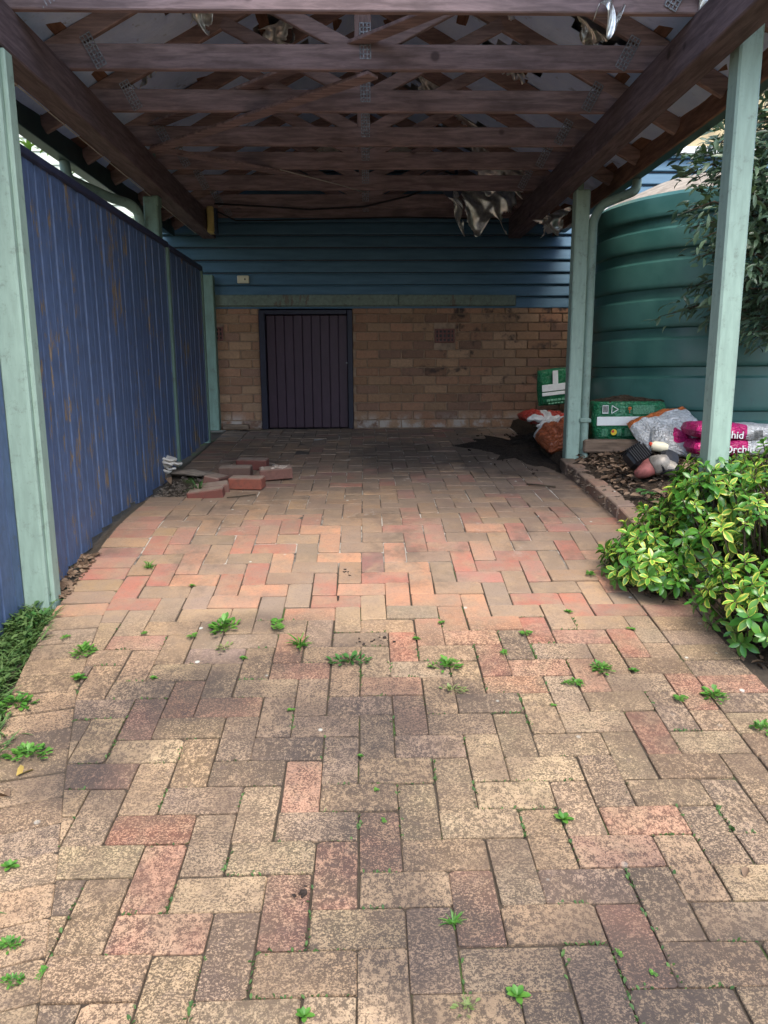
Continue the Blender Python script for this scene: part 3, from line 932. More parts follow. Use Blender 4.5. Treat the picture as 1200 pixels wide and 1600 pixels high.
# purlins, roof sheet and sarking
for s in (-1, 1):
    for d in (.18, .62, 1.06, 1.50, 1.84):
        x = s * d
        MB().box((x, 5.2, rz(d) + .118), (.07, 4.7, .036), .003, (0, s * math.atan(PITCH), 0)).build('purlin', M['purlin'], carport)
def roof_slab(s, z0, th, m, name, holes=()):
    """one roof slope as a thin wrinkled sheet with openings where it is torn"""
    nx, ny = 26, 60
    mb = MB()
    for lev in (0, 1):
        for j in range(ny + 1):
            for i in range(nx + 1):
                d = 1.96 * i / nx; y_ = 2.85 + 4.72 * j / ny
                w = .007 * math.sin(d * 9 + y_ * 3.1) + .007 * math.sin(y_ * 10.5 + d * 2) if name == 'sarking' else 0
                mb.v.append((s * d, y_, rz(d) + z0 + w + lev * th))
    n1 = (nx + 1) * (ny + 1)
    for j in range(ny):
        for i in range(nx):
            d = 1.96 * (i + .5) / nx; y_ = 2.85 + 4.72 * (j + .5) / ny
            if any(((d * s - hx) / rx) ** 2 + ((y_ - hy) / ry) ** 2 + .35 * math.sin(d * 40 + y_ * 31) < 1 for hx, hy, rx, ry in holes): continue
            a = j * (nx + 1) + i
            q = (a, a + 1, a + nx + 2, a + nx + 1)
            mb.f.append(q); mb.f.append(tuple(n1 + t for t in q[::-1])); mb.fm += [0, 0]
    o = mb.build(name, m, carport, True)
    return o
HOLES = [(-.85, 4.35, .16, .13), (-.55, 5.05, .18, .12), (-.5, 5.6, .14, .1), (.75, 4.35, .15, .14), (1.25, 4.25, .16, .14), (.95, 5.0, .15, .14), (.55, 6.0, .2, .2), (.95, 6.6, .35, .35), (.35, 6.45, .15, .2)]
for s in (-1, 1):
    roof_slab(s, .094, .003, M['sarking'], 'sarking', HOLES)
    roof_slab(s, .150, .006, M['tin'], 'roof_sheet')
# eaves: fascia, soffit battens, gutters
MB().box((1.872, 5.2, 1.425), (.020, 4.72, .165), .004).build('fascia', M['fascia'], carport)
MB().box((-1.872, 5.2, 1.425), (.020, 4.72, .165), .004).build('fascia', M['gutter'], carport)
for s in (-1, 1):
    prof = [(0, .0), (.105, .0), (.115, .012), (.115, .085), (.108, .085), (.108, .016), (.006, .012), (0, .10)]
    x0 = s * 1.884
    v = [(x0 + s * p[0], y_, 1.375 + p[1]) for y_ in (2.85, 7.55) for p in prof]
    n = len(prof)
    MB().raw(v, [tuple(range(n)), tuple(range(n, 2 * n))[::-1]] + [(i, (i + 1) % n, n + (i + 1) % n, n + i) for i in range(n)]).build('gutter', M['gutter'], carport)
def arc(pts, n=6):       # round the corners of a poly line
    pts = [Vector(p) for p in pts]; out = [pts[0]]
    for i in range(1, len(pts) - 1):
        a, b, c = pts[i - 1], pts[i], pts[i + 1]
        r_ = min(.09, (a - b).length * .45, (c - b).length * .45)
        p0 = b + (a - b).normalized() * r_; p1 = b + (c - b).normalized() * r_
        for k in range(n + 1):
            t_ = k / n; out.append(p0 * (1 - t_) ** 2 + b * 2 * t_ * (1 - t_) + p1 * t_ ** 2)
    out.append(pts[-1]); return out
dp = MB().tube(arc([(1.97, 5.56, 1.40), (1.97, 5.55, 1.30), (1.72, 5.56, 1.205), (1.668, 5.565, 1.10), (1.672, 5.57, -.62), (1.71, 5.50, -.70)]), .033, 12)
dp.build('downpipe', M['pipe'], carport, 'auto')
for zb in (-.35,): MB().box((1.668, 5.566, zb), (.085, .08, .03), .004).build('pipe_bracket', M['pipe'], carport)
dp = MB().tube(arc([(-1.95, 5.12, 1.40), (-1.95, 5.14, 1.275), (-1.80, 5.55, 1.245), (-1.665, 5.70, 1.225), (-1.655, 5.74, 1.02), (-1.655, 5.74, -.60)]), .034, 12)
dp.build('downpipe', M['pipe'], carport, 'auto')

# torn foil hanging from the roof
def foil(name, c, w, h, seed, dirx=(1, 0, 0), dirz=(0, .2, -1), amp=.05, parent=carport, m='foil', cut=.28):
    r_ = random.Random(seed)
    nx, nz = 30, 26
    ph = [r_.uniform(0, 6) for _ in range(6)]
    dx, dz = Vector(dirx).normalized(), Vector(dirz).normalized()
    dn = dx.cross(dz)
    mb = MB(); keep = {}
    for j in range(nz + 1):
        for i in range(nx + 1):
            u, v = i / nx - .5, j / nz
            a = amp * (math.sin(u * 9 + ph[0] + v * 3) + .6 * math.sin(u * 21 + ph[1] - v * 11) + .7 * math.sin(v * 7 + ph[2])) * (.3 + v)
            p = Vector(c) + dx * (u * w * (1 - .35 * v) + .02 * math.sin(v * 9 + ph[3])) + dz * (v * h * (1 + .25 * math.sin(u * 7 + ph[4]))) + dn * a
            mb.v.append(tuple(p))
    for j in range(nz):
        for i in range(nx):
            u, v = (i + .5) / nx - .5, (j + .5) / nz
            if abs(u) > .5 - cut * v * (1 + .8 * math.sin(v * 8 + ph[5] + (2 if u > 0 else 0)) + .25 * math.sin(v * 31)): continue
            a = j * (nx + 1) + i
            mb.f.append((a, a + 1, a + nx + 2, a + nx + 1)); mb.fm.append(0)
    o = mb.build(name, M[m], parent, True)
    sol = o.modifiers.new('thickness', 'SOLIDIFY'); sol.thickness = .002
    return o
foil('torn_foil', (1.10, 6.92, 1.66), .58, .36, 3, (1, .1, 0), (.05, -.15, -1), .022, cut=.12)
foil('torn_foil', (1.20, 6.62, 1.74), .62, .20, 5, (1, .0, -.1), (0, .45, -1), .018, cut=.10)
foil('torn_foil', (.80, 6.85, 1.58), .10, .30, 8, (1, 0, 0), (.2, 0, -1), .02)
foil('torn_foil', (1.62, 6.55, 1.36), .34, .16, 9, (1, -.5, .3), (-.2, 0, -1), .03)
foil('torn_foil', (1.02, 3.37, 1.70), .16, .26, 12, (1, 0, 0), (0, -.1, -1), .02)
foil('torn_foil', (1.47, 3.36, 1.66), .14, .22, 14, (1, 0, 0), (-.1, -.1, -1), .02)
for i, (x, y, w, sd_) in enumerate(((-.85, 4.35, .26, 21), (-.52, 5.05, .30, 22), (.75, 4.35, .22, 23), (1.22, 4.25, .22, 24), (.95, 5.0, .22, 25), (.50, 6.0, .34, 26), (.95, 6.35, .55, 27), (.3, 6.4, .25, 28), (-1.28, 4.6, .2, 29))):
    foil('torn_foil', (x, y, rz(x) + .09), w, w * .6, sd_, (1, .2, -PITCH if x > 0 else PITCH), (.1 * (1 if x > 0 else -1), .75, -.45), .025)

# cables slung along the back trusses
MB().tube([(-1.35, 6.98, 1.52), (-.9, 6.99, 1.50), (-.5, 7.0, 1.475), (0, 7.0, 1.50), (.4, 6.95, 1.58), (.72, 6.75, 1.66)], .008, 6).build('cable', M['cable'], carport, True)
MB().tube([(-1.33, 7.02, 1.46), (-1.2, 7.2, 1.42), (-.9, 7.4, 1.46), (.3, 7.4, 1.49), (1.3, 7.38, 1.47)], .007, 6).build('cable', M['cable'], carport, True)
MB().tube([(-.62, 5.75, 1.49), (-.2, 6.1, 1.47), (.0, 6.4, 1.485)], .0035, 6).build('wire', M['wire'], carport, True)

lamp = root('batten_lamp', (-1.40, 7.06, 1.29), 'yellowed box lamp on the end of the left carport beam', 'lamp')
MB().box((-1.405, 7.08, 1.40), (.065, .10, .235), .012).build('body', M['yellowed'], lamp)
MB().box((-1.365, 7.085, 1.40), (.03, .085, .25), .008).build('back_plate', M['dark_blue'], lamp)
flood = root('flood_lamp', (.78, 6.70, 1.50), 'dark flood lamp with shiny reflector hanging from the trusses', 'lamp')
MB().lathe([(.0, .0), (.06, .005), (.085, .05), (.095, .12), (.088, .13), (.0, .128)], (.80, 6.72, 1.655), 24, 0, (-.35, -.55, -.6)).build('body', M['dark_blue'], flood, 'auto')
MB().lathe([(.0, .0), (.045, .008), (.07, .035), (.074, .04), (.0, .04)], (.685, 6.66, 1.62), 24, 0, (-.25, -.9, .2)).build('reflector', M['chrome'], flood, 'auto')
MB().tube([(.80, 6.72, 1.70), (.79, 6.70, 1.78), (.79, 6.72, 1.86)], .014, 8).build('bracket', M['dark_blue'], flood, True)
MB().box((.79, 6.66, 1.53), (.05, .05, .055), .008).build('sensor', M['galv'], flood)

# ================================================================== FENCE
fence = root('board_fence', (-1.56, 5.2, gz(5.2)), 'blue peeling board fence along the left side of the carport', 'fence')
def fence_board(y0, y1, xf, zb, zt, parent):
    """grooved sheet board: two flats, a centre groove and rebated edges; face looks to +x"""
    w = y1 - y0
    prof = [(0, -.012), (.008, -.012), (.012, 0), (.52 * w, .002), (.52 * w + .004, -.003), (.52 * w + .009, .001), (w - .012, 0), (w - .008, -.006), (w - .001, -.006), (w - .001, -.024), (0, -.024)]
    v = [(xf + p[1], y0 + p[0], z_) for z_ in (zb, zt) for p in prof]
    n = len(prof)
    f = [tuple(range(n))[::-1], tuple(range(n, 2 * n))] + [(i, (i + 1) % n, n + (i + 1) % n, n + i) for i in range(n)]
    return MB().raw(v, f).build('board', M['fence'], parent)
y = 3.40
while y < 6.93:
    if True:
        yb = min(y + .167, 6.95)
        fence_board(y, yb, -1.497 + rnd.gauss(0, .0015), max(gz(y), gz(y) ) + .012 + rnd.uniform(-.01, .015) - (.05 if 4.7 < y < 5.5 else 0), (.955 if y < 5.7 else .945), fence)
    y += .167
MB().box((-1.515, 4.60, .970), (.07, 2.40, .045), .008).build('cap_rail', M['fence_cap'], fence)
MB().box((-1.515, 6.40, .960), (.07, 1.13, .045), .008).build('cap_rail', M['fence_cap'], fence)
MB().box((-1.60, 5.2, .55), (.05, 3.5, .07), .004).build('back_rail', M['old_timber'], fence)
MB().box((-1.60, 5.2, -.25), (.05, 3.5, .07), .004).build('back_rail', M['old_timber'], fence)
MB().box((-1.489, 5.785, .12), (.022, .045, 1.66), .004).build('joint_strip', M['mint_shaded'], fence)
MB().box((-1.51, 6.97, .16), (.05, .04, 1.62), .004).build('end_post', M['mint_shaded'], fence)
fence2 = root('board_fence', (-1.64, 2.9, gz(2.9)), 'short blue fence panel in front of the left front post', 'fence')
for i in range(6):
    y = 3.23 - .2 * (i + 1)
    fence_board(y, y + .2, -1.568, gz(y) + .01, 1.2, fence2)
MB().box((-1.592, 2.6, 1.212), (.07, 1.2, .045), .008).build('cap_rail', M['fence_cap'], fence2)

# ================================================================== LOOSE BRICKS AND RUBBLE BY THE FENCE
def clay_material():
    t = NT('loose_clay', .93, 0, .2)
    c = t.mix(t.rng(t.noise(t.obj, 30, 5, .7), .35, .75, 0, .55), t.oi('Color'), (.10, .06, .045))
    g = t.n('ShaderNodeNewGeometry')
    up = t.sep(g.outputs['Normal'])[2]
    dust = t.mul(t.rng(up, .5, .9), t.rng(t.noise(t.pos, 14, 5, .6), .25, .6, .45, .95))
    t.color(t.mix(dust, c, (.30, .24, .19)))
    t.bump(t.noise(t.obj, 70, 5), .6, .006)
    return t.m
M['clay'] = clay_material()
brick_me = MB().raw(*cbox_data(.235, .112, .080, .007)).mesh('loose_brick', M['clay'])
LOOSE = [((-.885, 5.63, .031), (0, 0, -.10), 'M', 'loose dark red brick farthest back in the heap beside the pit'),
         ((-.97, 5.36, .031), (0, 0, -.05), 'G', 'loose grey-topped brick in the middle of the heap beside the pit'),
         ((-.66, 5.25, .040), (.05, -.06, .16), 'P', 'loose brick with pale mortar crust at the right of the heap'),
         ((-.83, 5.00, .031), (0, 0, -.16), 'O', 'loose orange-red brick nearest the camera in the heap beside the pit'),
         ((-1.075, 5.16, .012), (.10, .05, 1.42), 'P', 'pinkish paver tipped on the rim of the pit'),
         ((-1.06, 4.93, .006), (.06, -.10, .20), 'P', 'loose paver sloping into the pit by the grass tuft'),
         ((-1.07, 4.80, .004), (0, -.12, .05), 'M', 'dark red mossy paver end showing at the near rim of the pit')]
for (x, y, dz), rot, cl, lab in LOOSE:
    o = inst('loose_brick', brick_me, None, (x, y, gsm(y) + dz * 1.3), (rot[0] + math.atan(slope(y)), rot[1], rot[2]))
    o.color = (*{'M': (.17, .06, .048), 'G': (.15, .095, .075), 'P': (.20, .10, .08), 'O': (.26, .085, .058)}[cl], 1)
    tag(o, lab, 'brick', 'loose bricks beside the pit')
    if 'pale mortar' in lab:
        mb = MB()
        for i in range(16):
            mb.box((x + rnd.uniform(-.10, .10), y + rnd.uniform(-.035, .05), gsm(y) + dz * 1.3 + .040), (rnd.uniform(.012, .040), rnd.uniform(.01, .03), .009), .003, (wob(.2), wob(.2), wob(2)))
        mb.build('mortar_crust', simple('old_mortar', (.40, .33, .27), .2, 40, .95, bump=.6), o)
log_ = MB()
pts = [(-1.56, 5.50, gsm(5.5) + .02), (-1.42, 5.49, gsm(5.49) + .035), (-1.25, 5.46, gsm(5.46) + .03), (-1.10, 5.43, gsm(5.43) + .015)]
rl = random.Random(9)
for k in range(9):
    a_ = Vector((-1.55 + rl.uniform(0, .12), 5.47 + rl.uniform(-.05, .05), gsm(5.47) + rl.uniform(.0, .035)))
    b_ = Vector((-1.14 + rl.uniform(-.12, .06), 5.42 + rl.uniform(-.05, .05), gsm(5.42) + rl.uniform(.0, .02)))
    mid_ = (a_ + b_) / 2 + Vector((0, rl.uniform(-.02, .02), rl.uniform(.0, .02)))
    log_.tube([a_, a_.lerp(mid_, .5), mid_, mid_.lerp(b_, .6), b_], [rl.uniform(.012, .02), .022, .024, .018, .005], 6, ry=.7)
o = log_.build('rotten_log', M['rot_timber'], None, True, origin=pts[1])
tag(o, 'splintered rotten timber lying along the back of the pit', 'log')
fg = root('bracket_fungus', (-1.49, 5.42, gsm(5.42)), 'clump of white bracket fungus at the foot of the fence', 'fungus')
for i, (dx, dy, dz, r_, tl) in enumerate(((0, 0, .115, .075, .25), (.055, -.01, .075, .065, .1), (-.02, -.03, .055, .055, -.1), (.02, -.05, .085, .05, .3), (-.01, -.02, .015, .05, 0), (.03, -.02, .04, .04, .2))):
    mb = MB().lathe([(.004, 0), (r_ * .5, .004), (r_ * .92, .014), (r_, .020), (r_ * .95, .026), (r_ * .5, .022), (.003, .016)], (-1.49 + dx, 5.42 + dy, gsm(5.42) + dz), 14, 0, (tl, .2 - tl, 1))
    mb.v = [(p[0] + .006 * math.sin(p[1] * 90), p[1], p[2] + .007 * math.sin(p[0] * 80 + p[1] * 60)) for p in mb.v]
    mb.build('cap', M['fungus'], fg, True)
MB().tube([(-1.495, 5.42, gsm(5.42) - .02), (-1.49, 5.42, gsm(5.42) + .12)], [.04, .025], 8).build('stalk', M['hole_dirt'], fg, True)

# rubble in the pit
def scatter_chips(name, n, area_f, zf, smin, smax, m, seed, flat=.5, parent=None):
    r_ = random.Random(seed)
    mb = MB(); lr = []
    for i in range(n):
        x, y = area_f(r_)
        s_ = r_.uniform(smin, smax) * r_.choice((1, 1, .6, 1.5))
        n0 = len(mb.v)
        mb.box((x, y, zf(x, y) + s_ * .15), (s_, s_ * r_.uniform(.4, .9), s_ * flat * r_.uniform(.5, 1)), s_ * .2, (r_.uniform(-.6, .6), r_.uniform(-.6, .6), r_.uniform(0, 6.3)))
        lr += [r_.random()] * (len(mb.v) - n0)
    o = mb.build(name, m, parent, attrs={'lr': lr})
    o['kind'] = 'stuff'
    return o
o = scatter_chips('rubble', 420, lambda r_: (r_.uniform(-1.54, -1.08), 5.13 + r_.uniform(-.36, .36)), fill_z, .008, .032, M['hole_dirt'], 4)
tag(o, 'grey dirt and mortar crumbs in the pit by the fence', 'rubble')

# ================================================================== GARDEN BED: soil spill, litter
def heap(name, cx, cy, rx, ry, h, m, label, cat, zf, seed):
    r_ = random.Random(seed); mb = MB(); n = 48; rings = 16
    ph = [r_.uniform(0, 6) for _ in range(4)]
    mb.v.append((cx, cy, zf(cx, cy) + h))
    for j in range(1, rings + 1):
        for i in range(n):
            a = 2 * math.pi * i / n; t_ = j / rings
            k = t_ * (1 + .20 * math.sin(3 * a + ph[0]) + .16 * math.sin(7 * a + ph[1]) + .12 * math.sin(13 * a + ph[2]) + .08 * math.sin(21 * a + ph[3]))
            x, y = cx + rx * k * math.cos(a), cy + ry * k * math.sin(a)
            mb.v.append((x, y, zf(x, y) + h * (1 - t_) ** 1.3 - (.012 if j == rings else 0) + .10 * h * min(1, 3 * (1 - t_)) * hsh(x * 4, y * 4) + r_.uniform(0, .006)))
    for i in range(n): mb.f.append((0, 1 + i, 1 + (i + 1) % n)); mb.fm.append(0)
    for j in range(rings - 1):
        for i in range(n):
            a, b = 1 + j * n + i, 1 + j * n + (i + 1) % n
            mb.f.append((a, a + n, b + n, b)); mb.fm.append(0)
    o = mb.build(name, m, None, True)
    return tag(o, label, cat, None, 'stuff')
heap('spilled_soil', 1.38, 6.42, .42, .70, .010, M['black_soil'], 'black potting soil spilled across the back right floor', 'soil', lambda x, y: gsm(y) + .004, 2)
heap('soil_mound', 1.72, 6.62, .36, .55, .19, M['black_soil'], 'mound of black soil under the bags by the wall', 'soil', lambda x, y: gsm(y) + .004, 6)
o = scatter_chips('soil_crumbs', 320, lambda r_: (1.40 + r_.gauss(0, .17), 6.35 + r_.gauss(0, .38)), lambda x, y: gsm(y) + .004, .006, .020, M['black_soil'], 9)
tag(o, 'crumbs of black soil at the edge of the spill', 'soil')

def leaf_shape(L, W, cup=.15, droop=.1, n=4):
    """vertices and faces of one pointed leaf along +x, 2 columns per side, with edge value"""
    prof = {4: [(.0, .05), (.25, .62), (.55, 1.0), (.82, .72), (1.0, .06)], 3: [(0, .06), (.4, .9), (.75, .8), (1, .05)]}[n]
    v, e = [], []
    for u, w in prof:
        z0 = -droop * L * u * u
        for s in (-1, 0, 1):
            v.append((u * L, s * w * W / 2, z0 + (abs(s) * cup * W * w)))
            e.append(max(abs(s), 1 if u > .99 else 0) * 1.0)
    f = []
    for i in range(len(prof) - 1):
        for k in (0, 1):
            a = i * 3 + k
            f.append((a, a + 3, a + 4, a + 1))
    return v, f, e

class Leaves:
    def __init__(self): self.mb = MB(); self.lr = []; self.le = []
    def add(self, shape, m, r_):
        v, f, e = shape
        self.mb.raw(v, f, 0, m); self.lr += [r_] * len(v); self.le += e
    def build(self, name, m, parent, **k):
        o = self.mb.build(name, m, parent, True, {'lr': self.lr, 'le': self.le}, **k)
        return o
def frame(d, up=(0, 0, 1), roll=0):
    d = Vector(d).normalized(); u = Vector(up)
    s = u.cross(d)
    if s.length < 1e-3: s = Vector((0, 1, 0))
    s.normalize(); u = d.cross(s)
    return Matrix((d, s, u)).transposed().to_4x4() @ Matrix.Rotation(roll, 4, 'X')

lit = Leaves(); r_ = random.Random(31)
lshape = leaf_shape(.06, .030, .25, .2, 3)
for i in range(3600):
    x = 1.62 + abs(r_.gauss(0, .5)); y = r_.uniform(1.9, 6.9)
    if y < 3.6: x -= .15
    dens = 1 if y > 4.6 else .35
    if r_.random() > dens or x > 3.6: continue
    s_ = r_.uniform(.5, 1.25)
    m = Matrix.Translation((x, y, bed_z(x, y) + r_.uniform(.003, .022))) @ Euler((r_.uniform(-.7, .7), r_.uniform(-.5, .5), r_.uniform(0, 6.3))).to_matrix().to_4x4() @ Matrix.Scale(s_, 4)
    lit.add(lshape, m, r_.random())
tag(lit.build('leaf_litter', M['litter'], None), 'dead brown leaves covering the garden bed soil', 'leaf litter', None, 'stuff')
o = scatter_chips('bark_chips', 900, lambda r_: (1.40 + abs(r_.gauss(0, .35)), r_.uniform(2.0, 5.2)), bed_z, .006, .024, simple('chips', (.10, .075, .055), .6, 60, .95), 15)
tag(o, 'bark crumbs and small clods on the garden bed', 'mulch')
o = scatter_chips('edge_litter', 260, lambda r_: (-1.47 + r_.uniform(-.04, .06), r_.uniform(3.30, 3.75)), lambda x, y: gsm(y) + .002, .006, .026, M['litter'], 16, .2)
tag(o, 'brown bark bits at the foot of the left front post', 'mulch')

# ================================================================== WATER TANK
tank = root('water_tank', (3.02, 6.55, -.5), 'large round dark green ribbed water tank beside the carport', 'water tank')
TR = 1.0
prof = [(.0, -.62), (TR - .03, -.62), (TR, -.58)]
zz = [-.28, .06, .36, .66, .95, 1.19]
for z in zz:
    prof += [(TR + .020, z - .115), (TR + .018, z - .10), (TR - .006, z - .080), (TR - .008, z - .014), (TR + .018, z - .004), (TR + .022, z + .004), (TR + .022, z + .03)]
prof += [(TR + .02, 1.33), (TR - .01, 1.36)]
MB().lathe(prof, (3.02, 6.55, 0), 72).build('wall', M['tank'], tank, 'auto')
MB().lathe([(TR - .012, 1.355), (TR - .05, 1.385), (.55, 1.56), (.3, 1.60), (.0, 1.61)], (3.02, 6.55, 0), 64).build('dome', M['tank_lid'], tank, 'auto')
mb = MB().lathe([(TR - .10, 1.38), (TR - .12, 1.47), (TR - .16, 1.48), (TR - .18, 1.42)], (3.10, 6.75, .0), 64).build('collar', M['tank'], tank, 'auto')
MB().tube([(1.75, 7.3, 1.36), (2.05, 7.05, 1.42), (2.35, 6.8, 1.44)], .045, 12).build('inlet_pipe', M['white_paint'], tank, True)

# ================================================================== BAGS
def film(name, c, rough=.34):
    t = NT(name, rough, 0, .5)
    n = t.noise(t.pos, 9, 6, .6)
    cc = t.mix(t.rng(n, .3, .7, 0, .35), c, tuple(x * .62 for x in c))
    cc = t.mix(t.rng(t.noise(t.pos, 20, 8, .75), .56, .74, 0, .6), cc, (.09, .07, .055))
    t.color(cc)
    cr_ = t.math('ABSOLUTE', t.math('SUBTRACT', t.noise(t.map(t.pos, (1, 1, 1.6)), 13, 3, .5, 1.5), .5))
    t.bump(t.add(t.mul(t.rng(cr_, 0, .12), .8), t.mul(t.noise(t.pos, 40, 4), .3)), .9, .012)
    return t.m
for nm_, c_ in (('bag_green', (.010, .165, .065)), ('bag_white', (.66, .66, .64)), ('bag_orange', (.62, .16, .035)), ('bag_brown', (.36, .095, .035)), ('bag_red', (.42, .045, .03)), ('bag_pink', (.55, .014, .16))):
    M[nm_] = film(nm_ + '_film', c_)
def pillow(cx, cy, cz, L, W, T, rot, mi_f=None, n=(34, 26), wr=.012, seed=1, pw=.35):
    """a filled sack: flattened superellipsoid with wrinkles; local x length, y width, z thickness"""
    r_ = random.Random(seed); ph = [r_.uniform(0, 6) for _ in range(6)]
    nx, ny = n
    m = Matrix.Translation((cx, cy, cz)) @ Euler(rot).to_matrix().to_4x4()
    mb = MB()
    for side in (1, -1):
        o = len(mb.v)
        for j in range(ny + 1):
            for i in range(nx + 1):
                u, v = i / nx * 2 - 1, j / ny * 2 - 1
                e = max(0, (1 - abs(u) ** 3.2)) ** pw * max(0, (1 - abs(v) ** 3.2)) ** pw
                z = side * T / 2 * e
                z += wr * e * (math.sin(u * 7 + ph[0] + v * 3) + .6 * math.sin(v * 11 + ph[1] + u * 5) + .5 * math.sin(u * 17 + ph[2]) + .45 * abs(math.sin(u * 13 - v * 19 + ph[3])) + .3 * abs(math.sin(v * 29 + u * 9 + ph[4])))
                pinch = 1 - .05 * abs(v) * abs(u)
                mb.v.append(tuple(m @ Vector((u * L / 2 * pinch, v * W / 2 * pinch, z))))
        for j in range(ny):
            for i in range(nx):
                a = o + j * (nx + 1) + i
                q = (a, a + 1, a + nx + 2, a + nx + 1)
                mb.f.append(q if side == 1 else q[::-1])
                mb.fm.append(mi_f((i + .5) / nx, (j + .5) / ny, side) if mi_f else 0)
    return mb, m
# green block of a bag with white band
gb = root('potting_mix_bag', (2.03, 5.9, -.50), 'big square green bag with white band, soil heaped on top', 'bag')
gx0, gx1, gyf, gzb, gzt = 1.76, 2.33, 5.62, -.505, -.205
def block(mb, x0, x1, y0, y1, z0, z1, rr=.05, n=6, skew=.0):
    prof = []
    corners = ((x1 - rr, y0 + rr, -90), (x1 - rr, y1 - rr, 0), (x0 + rr, y1 - rr, 90), (x0 + rr, y0 + rr, 180))
    ring = []
    for cx, cy, a0 in corners:
        for k in range(n + 1):
            a = R(a0 + 90 * k / n); ring.append((cx + rr * math.cos(a), cy + rr * math.sin(a)))
    levels = [(z0, -.03), (z0 + .02, -.006), (z0 + .08, .004), ((z0 + z1) / 2, .008), (z1 - .05, .004), (z1 - .012, -.008), (z1, -.035), (z1 - .004, -.07)]
    o = len(mb.v); nr = len(ring)
    cx, cy = (x0 + x1) / 2, (y0 + y1) / 2
    for li, (z, off) in enumerate(levels):
        for x, y in ring:
            dx, dy = x - cx, y - cy; L = math.hypot(dx, dy)
            k = (L + off) / L
            w = .006 * math.sin(x * 37 + z * 29) + .005 * math.sin(y * 41 - z * 17)
            mb.v.append((cx + dx * k + w, cy + dy * k + w * .6, z + .008 * math.sin(x * 13)))
    for i in range(len(levels) - 1):
        for k in range(nr):
            a, b = o + i * nr + k, o + i * nr + (k + 1) % nr
            mb.f.append((a, b, b + nr, a + nr)); mb.fm.append(0)
    mb.f.append(tuple(o + (len(levels) - 1) * nr + k for k in range(nr))); mb.fm.append(0)
    return mb
block(MB(), gx0, gx1, gyf, 6.05, gzb, gzt).build('sack', M['bag_green'], gb, True)
YF = gyf - .013
MB().box(((gx0 + gx1) / 2 - .005, YF + .001, -.362), (gx1 - gx0 - .05, .012, .068), .003).build('white_band', M['print_white'], gb)
mb = MB().box((1.842, YF, -.272), (.046, .008, .064), .001)
mb.build('barcode_panel', M['print_white'], gb)
mb = MB()
for i in range(9): mb.box((1.825 + i * .0043, YF - .0045, -.270), (.0022 if i % 3 else .0032, .002, .050), .0002)
mb.build('barcode', M['print_dark'], gb)
mb = MB()
tri = [(1.892, -.302), (1.892, -.242), (1.942, -.272)]
for i in range(3):
    a, b = tri[i], tri[(i + 1) % 3]
    mb.bar((a[0], YF - .001, a[1]), (b[0], YF - .001, b[1]), .005, .004, .0005, (0, -1, 0), ext=.002)
mb.build('recycling_triangle', M['print_white'], gb)
mb = MB()
r_ = random.Random(3)
for (x0, x1, z0, z1, st) in ((1.955, 1.995, -.30, -.246, .010), (2.055, 2.225, -.305, -.242, .0075), (1.82, 1.87, -.475, -.42, .010), (1.94, 1.98, -.47, -.42, .009), (2.00, 2.09, -.475, -.42, .009), (2.11, 2.25, -.475, -.43, .009)):
    z = z0
    while z < z1:
        x = x0
        while x < x1 - .006:
            w = min(r_.uniform(.008, .026), x1 - x)
            mb.box((x + w / 2, YF - .0005, z), (w - .003, .004, .0042), .0004); x += w
        z += st
mb.build('printed_text', M['print_pale'], gb)['kind'] = 'stuff'
MB().lathe([(.0, .002), (.012, .002), (.014, 0), (.0, 0)], (2.03, YF - .004, -.265), 14, 0, (0, -1, 0)).box((2.03, YF - .002, -.29), (.005, .004, .02), .0005).build('printed_flower', M['bag_orange'], gb)
MB().lathe([(.0, .002), (.022, .002), (.024, 0), (.0, 0)], (1.915, YF - .004, -.447), 18, 0, (0, -1, 0)).build('printed_emblem', M['print_yellow'], gb)
MB().lathe([(.0, .002), (.010, .002), (.011, 0), (.0, 0)], (1.907, YF - .007, -.440), 14, 0, (0, -1, 0)).build('printed_emblem_spot', M['print_red'], gb)
mb = heap('soil_on_bag', 2.05, 5.84, .25, .18, .045, M['soil'], 'brown soil and leaves lying on top of the big green bag', 'soil', lambda x, y: -.214, 12)
tbr = MB().bar((1.66, 5.55, -.545), (2.35, 5.50, -.548), .09, .10, .012, (0, 0, 1)).build('old_sleeper', M['old_timber'], None, origin=(2.0, 5.52, -.6))
tag(tbr, 'old brown timber lying in front of the big green bag', 'timber')

# white and orange bag beside the green one
wb = root('white_orange_bag', (2.22, 5.35, -.56), 'white bag with orange top edge leaning beside the big green bag', 'bag')
mb, m = pillow(2.26, 5.46, -.415, .50, .34, .13, (R(38), R(-14), R(8)), lambda u, v, s: 1 if v > .80 else 0, seed=5)
mb.build('sack', [M['bag_white'], M['bag_orange']], wb, True)
wb2 = root('white_pink_bag', (2.32, 5.2, -.60), 'crumpled white bag with pink label lying in front of the post', 'bag')
mb, m = pillow(2.30, 5.26, -.50, .44, .30, .10, (R(30), R(12), R(-10)), lambda u, v, s: 1 if (.32 < u < .62 and .25 < v < .75 and s == 1) else 0, seed=8, wr=.016)
mb.build('sack', [M['bag_white'], M['bag_pink']], wb2, True)

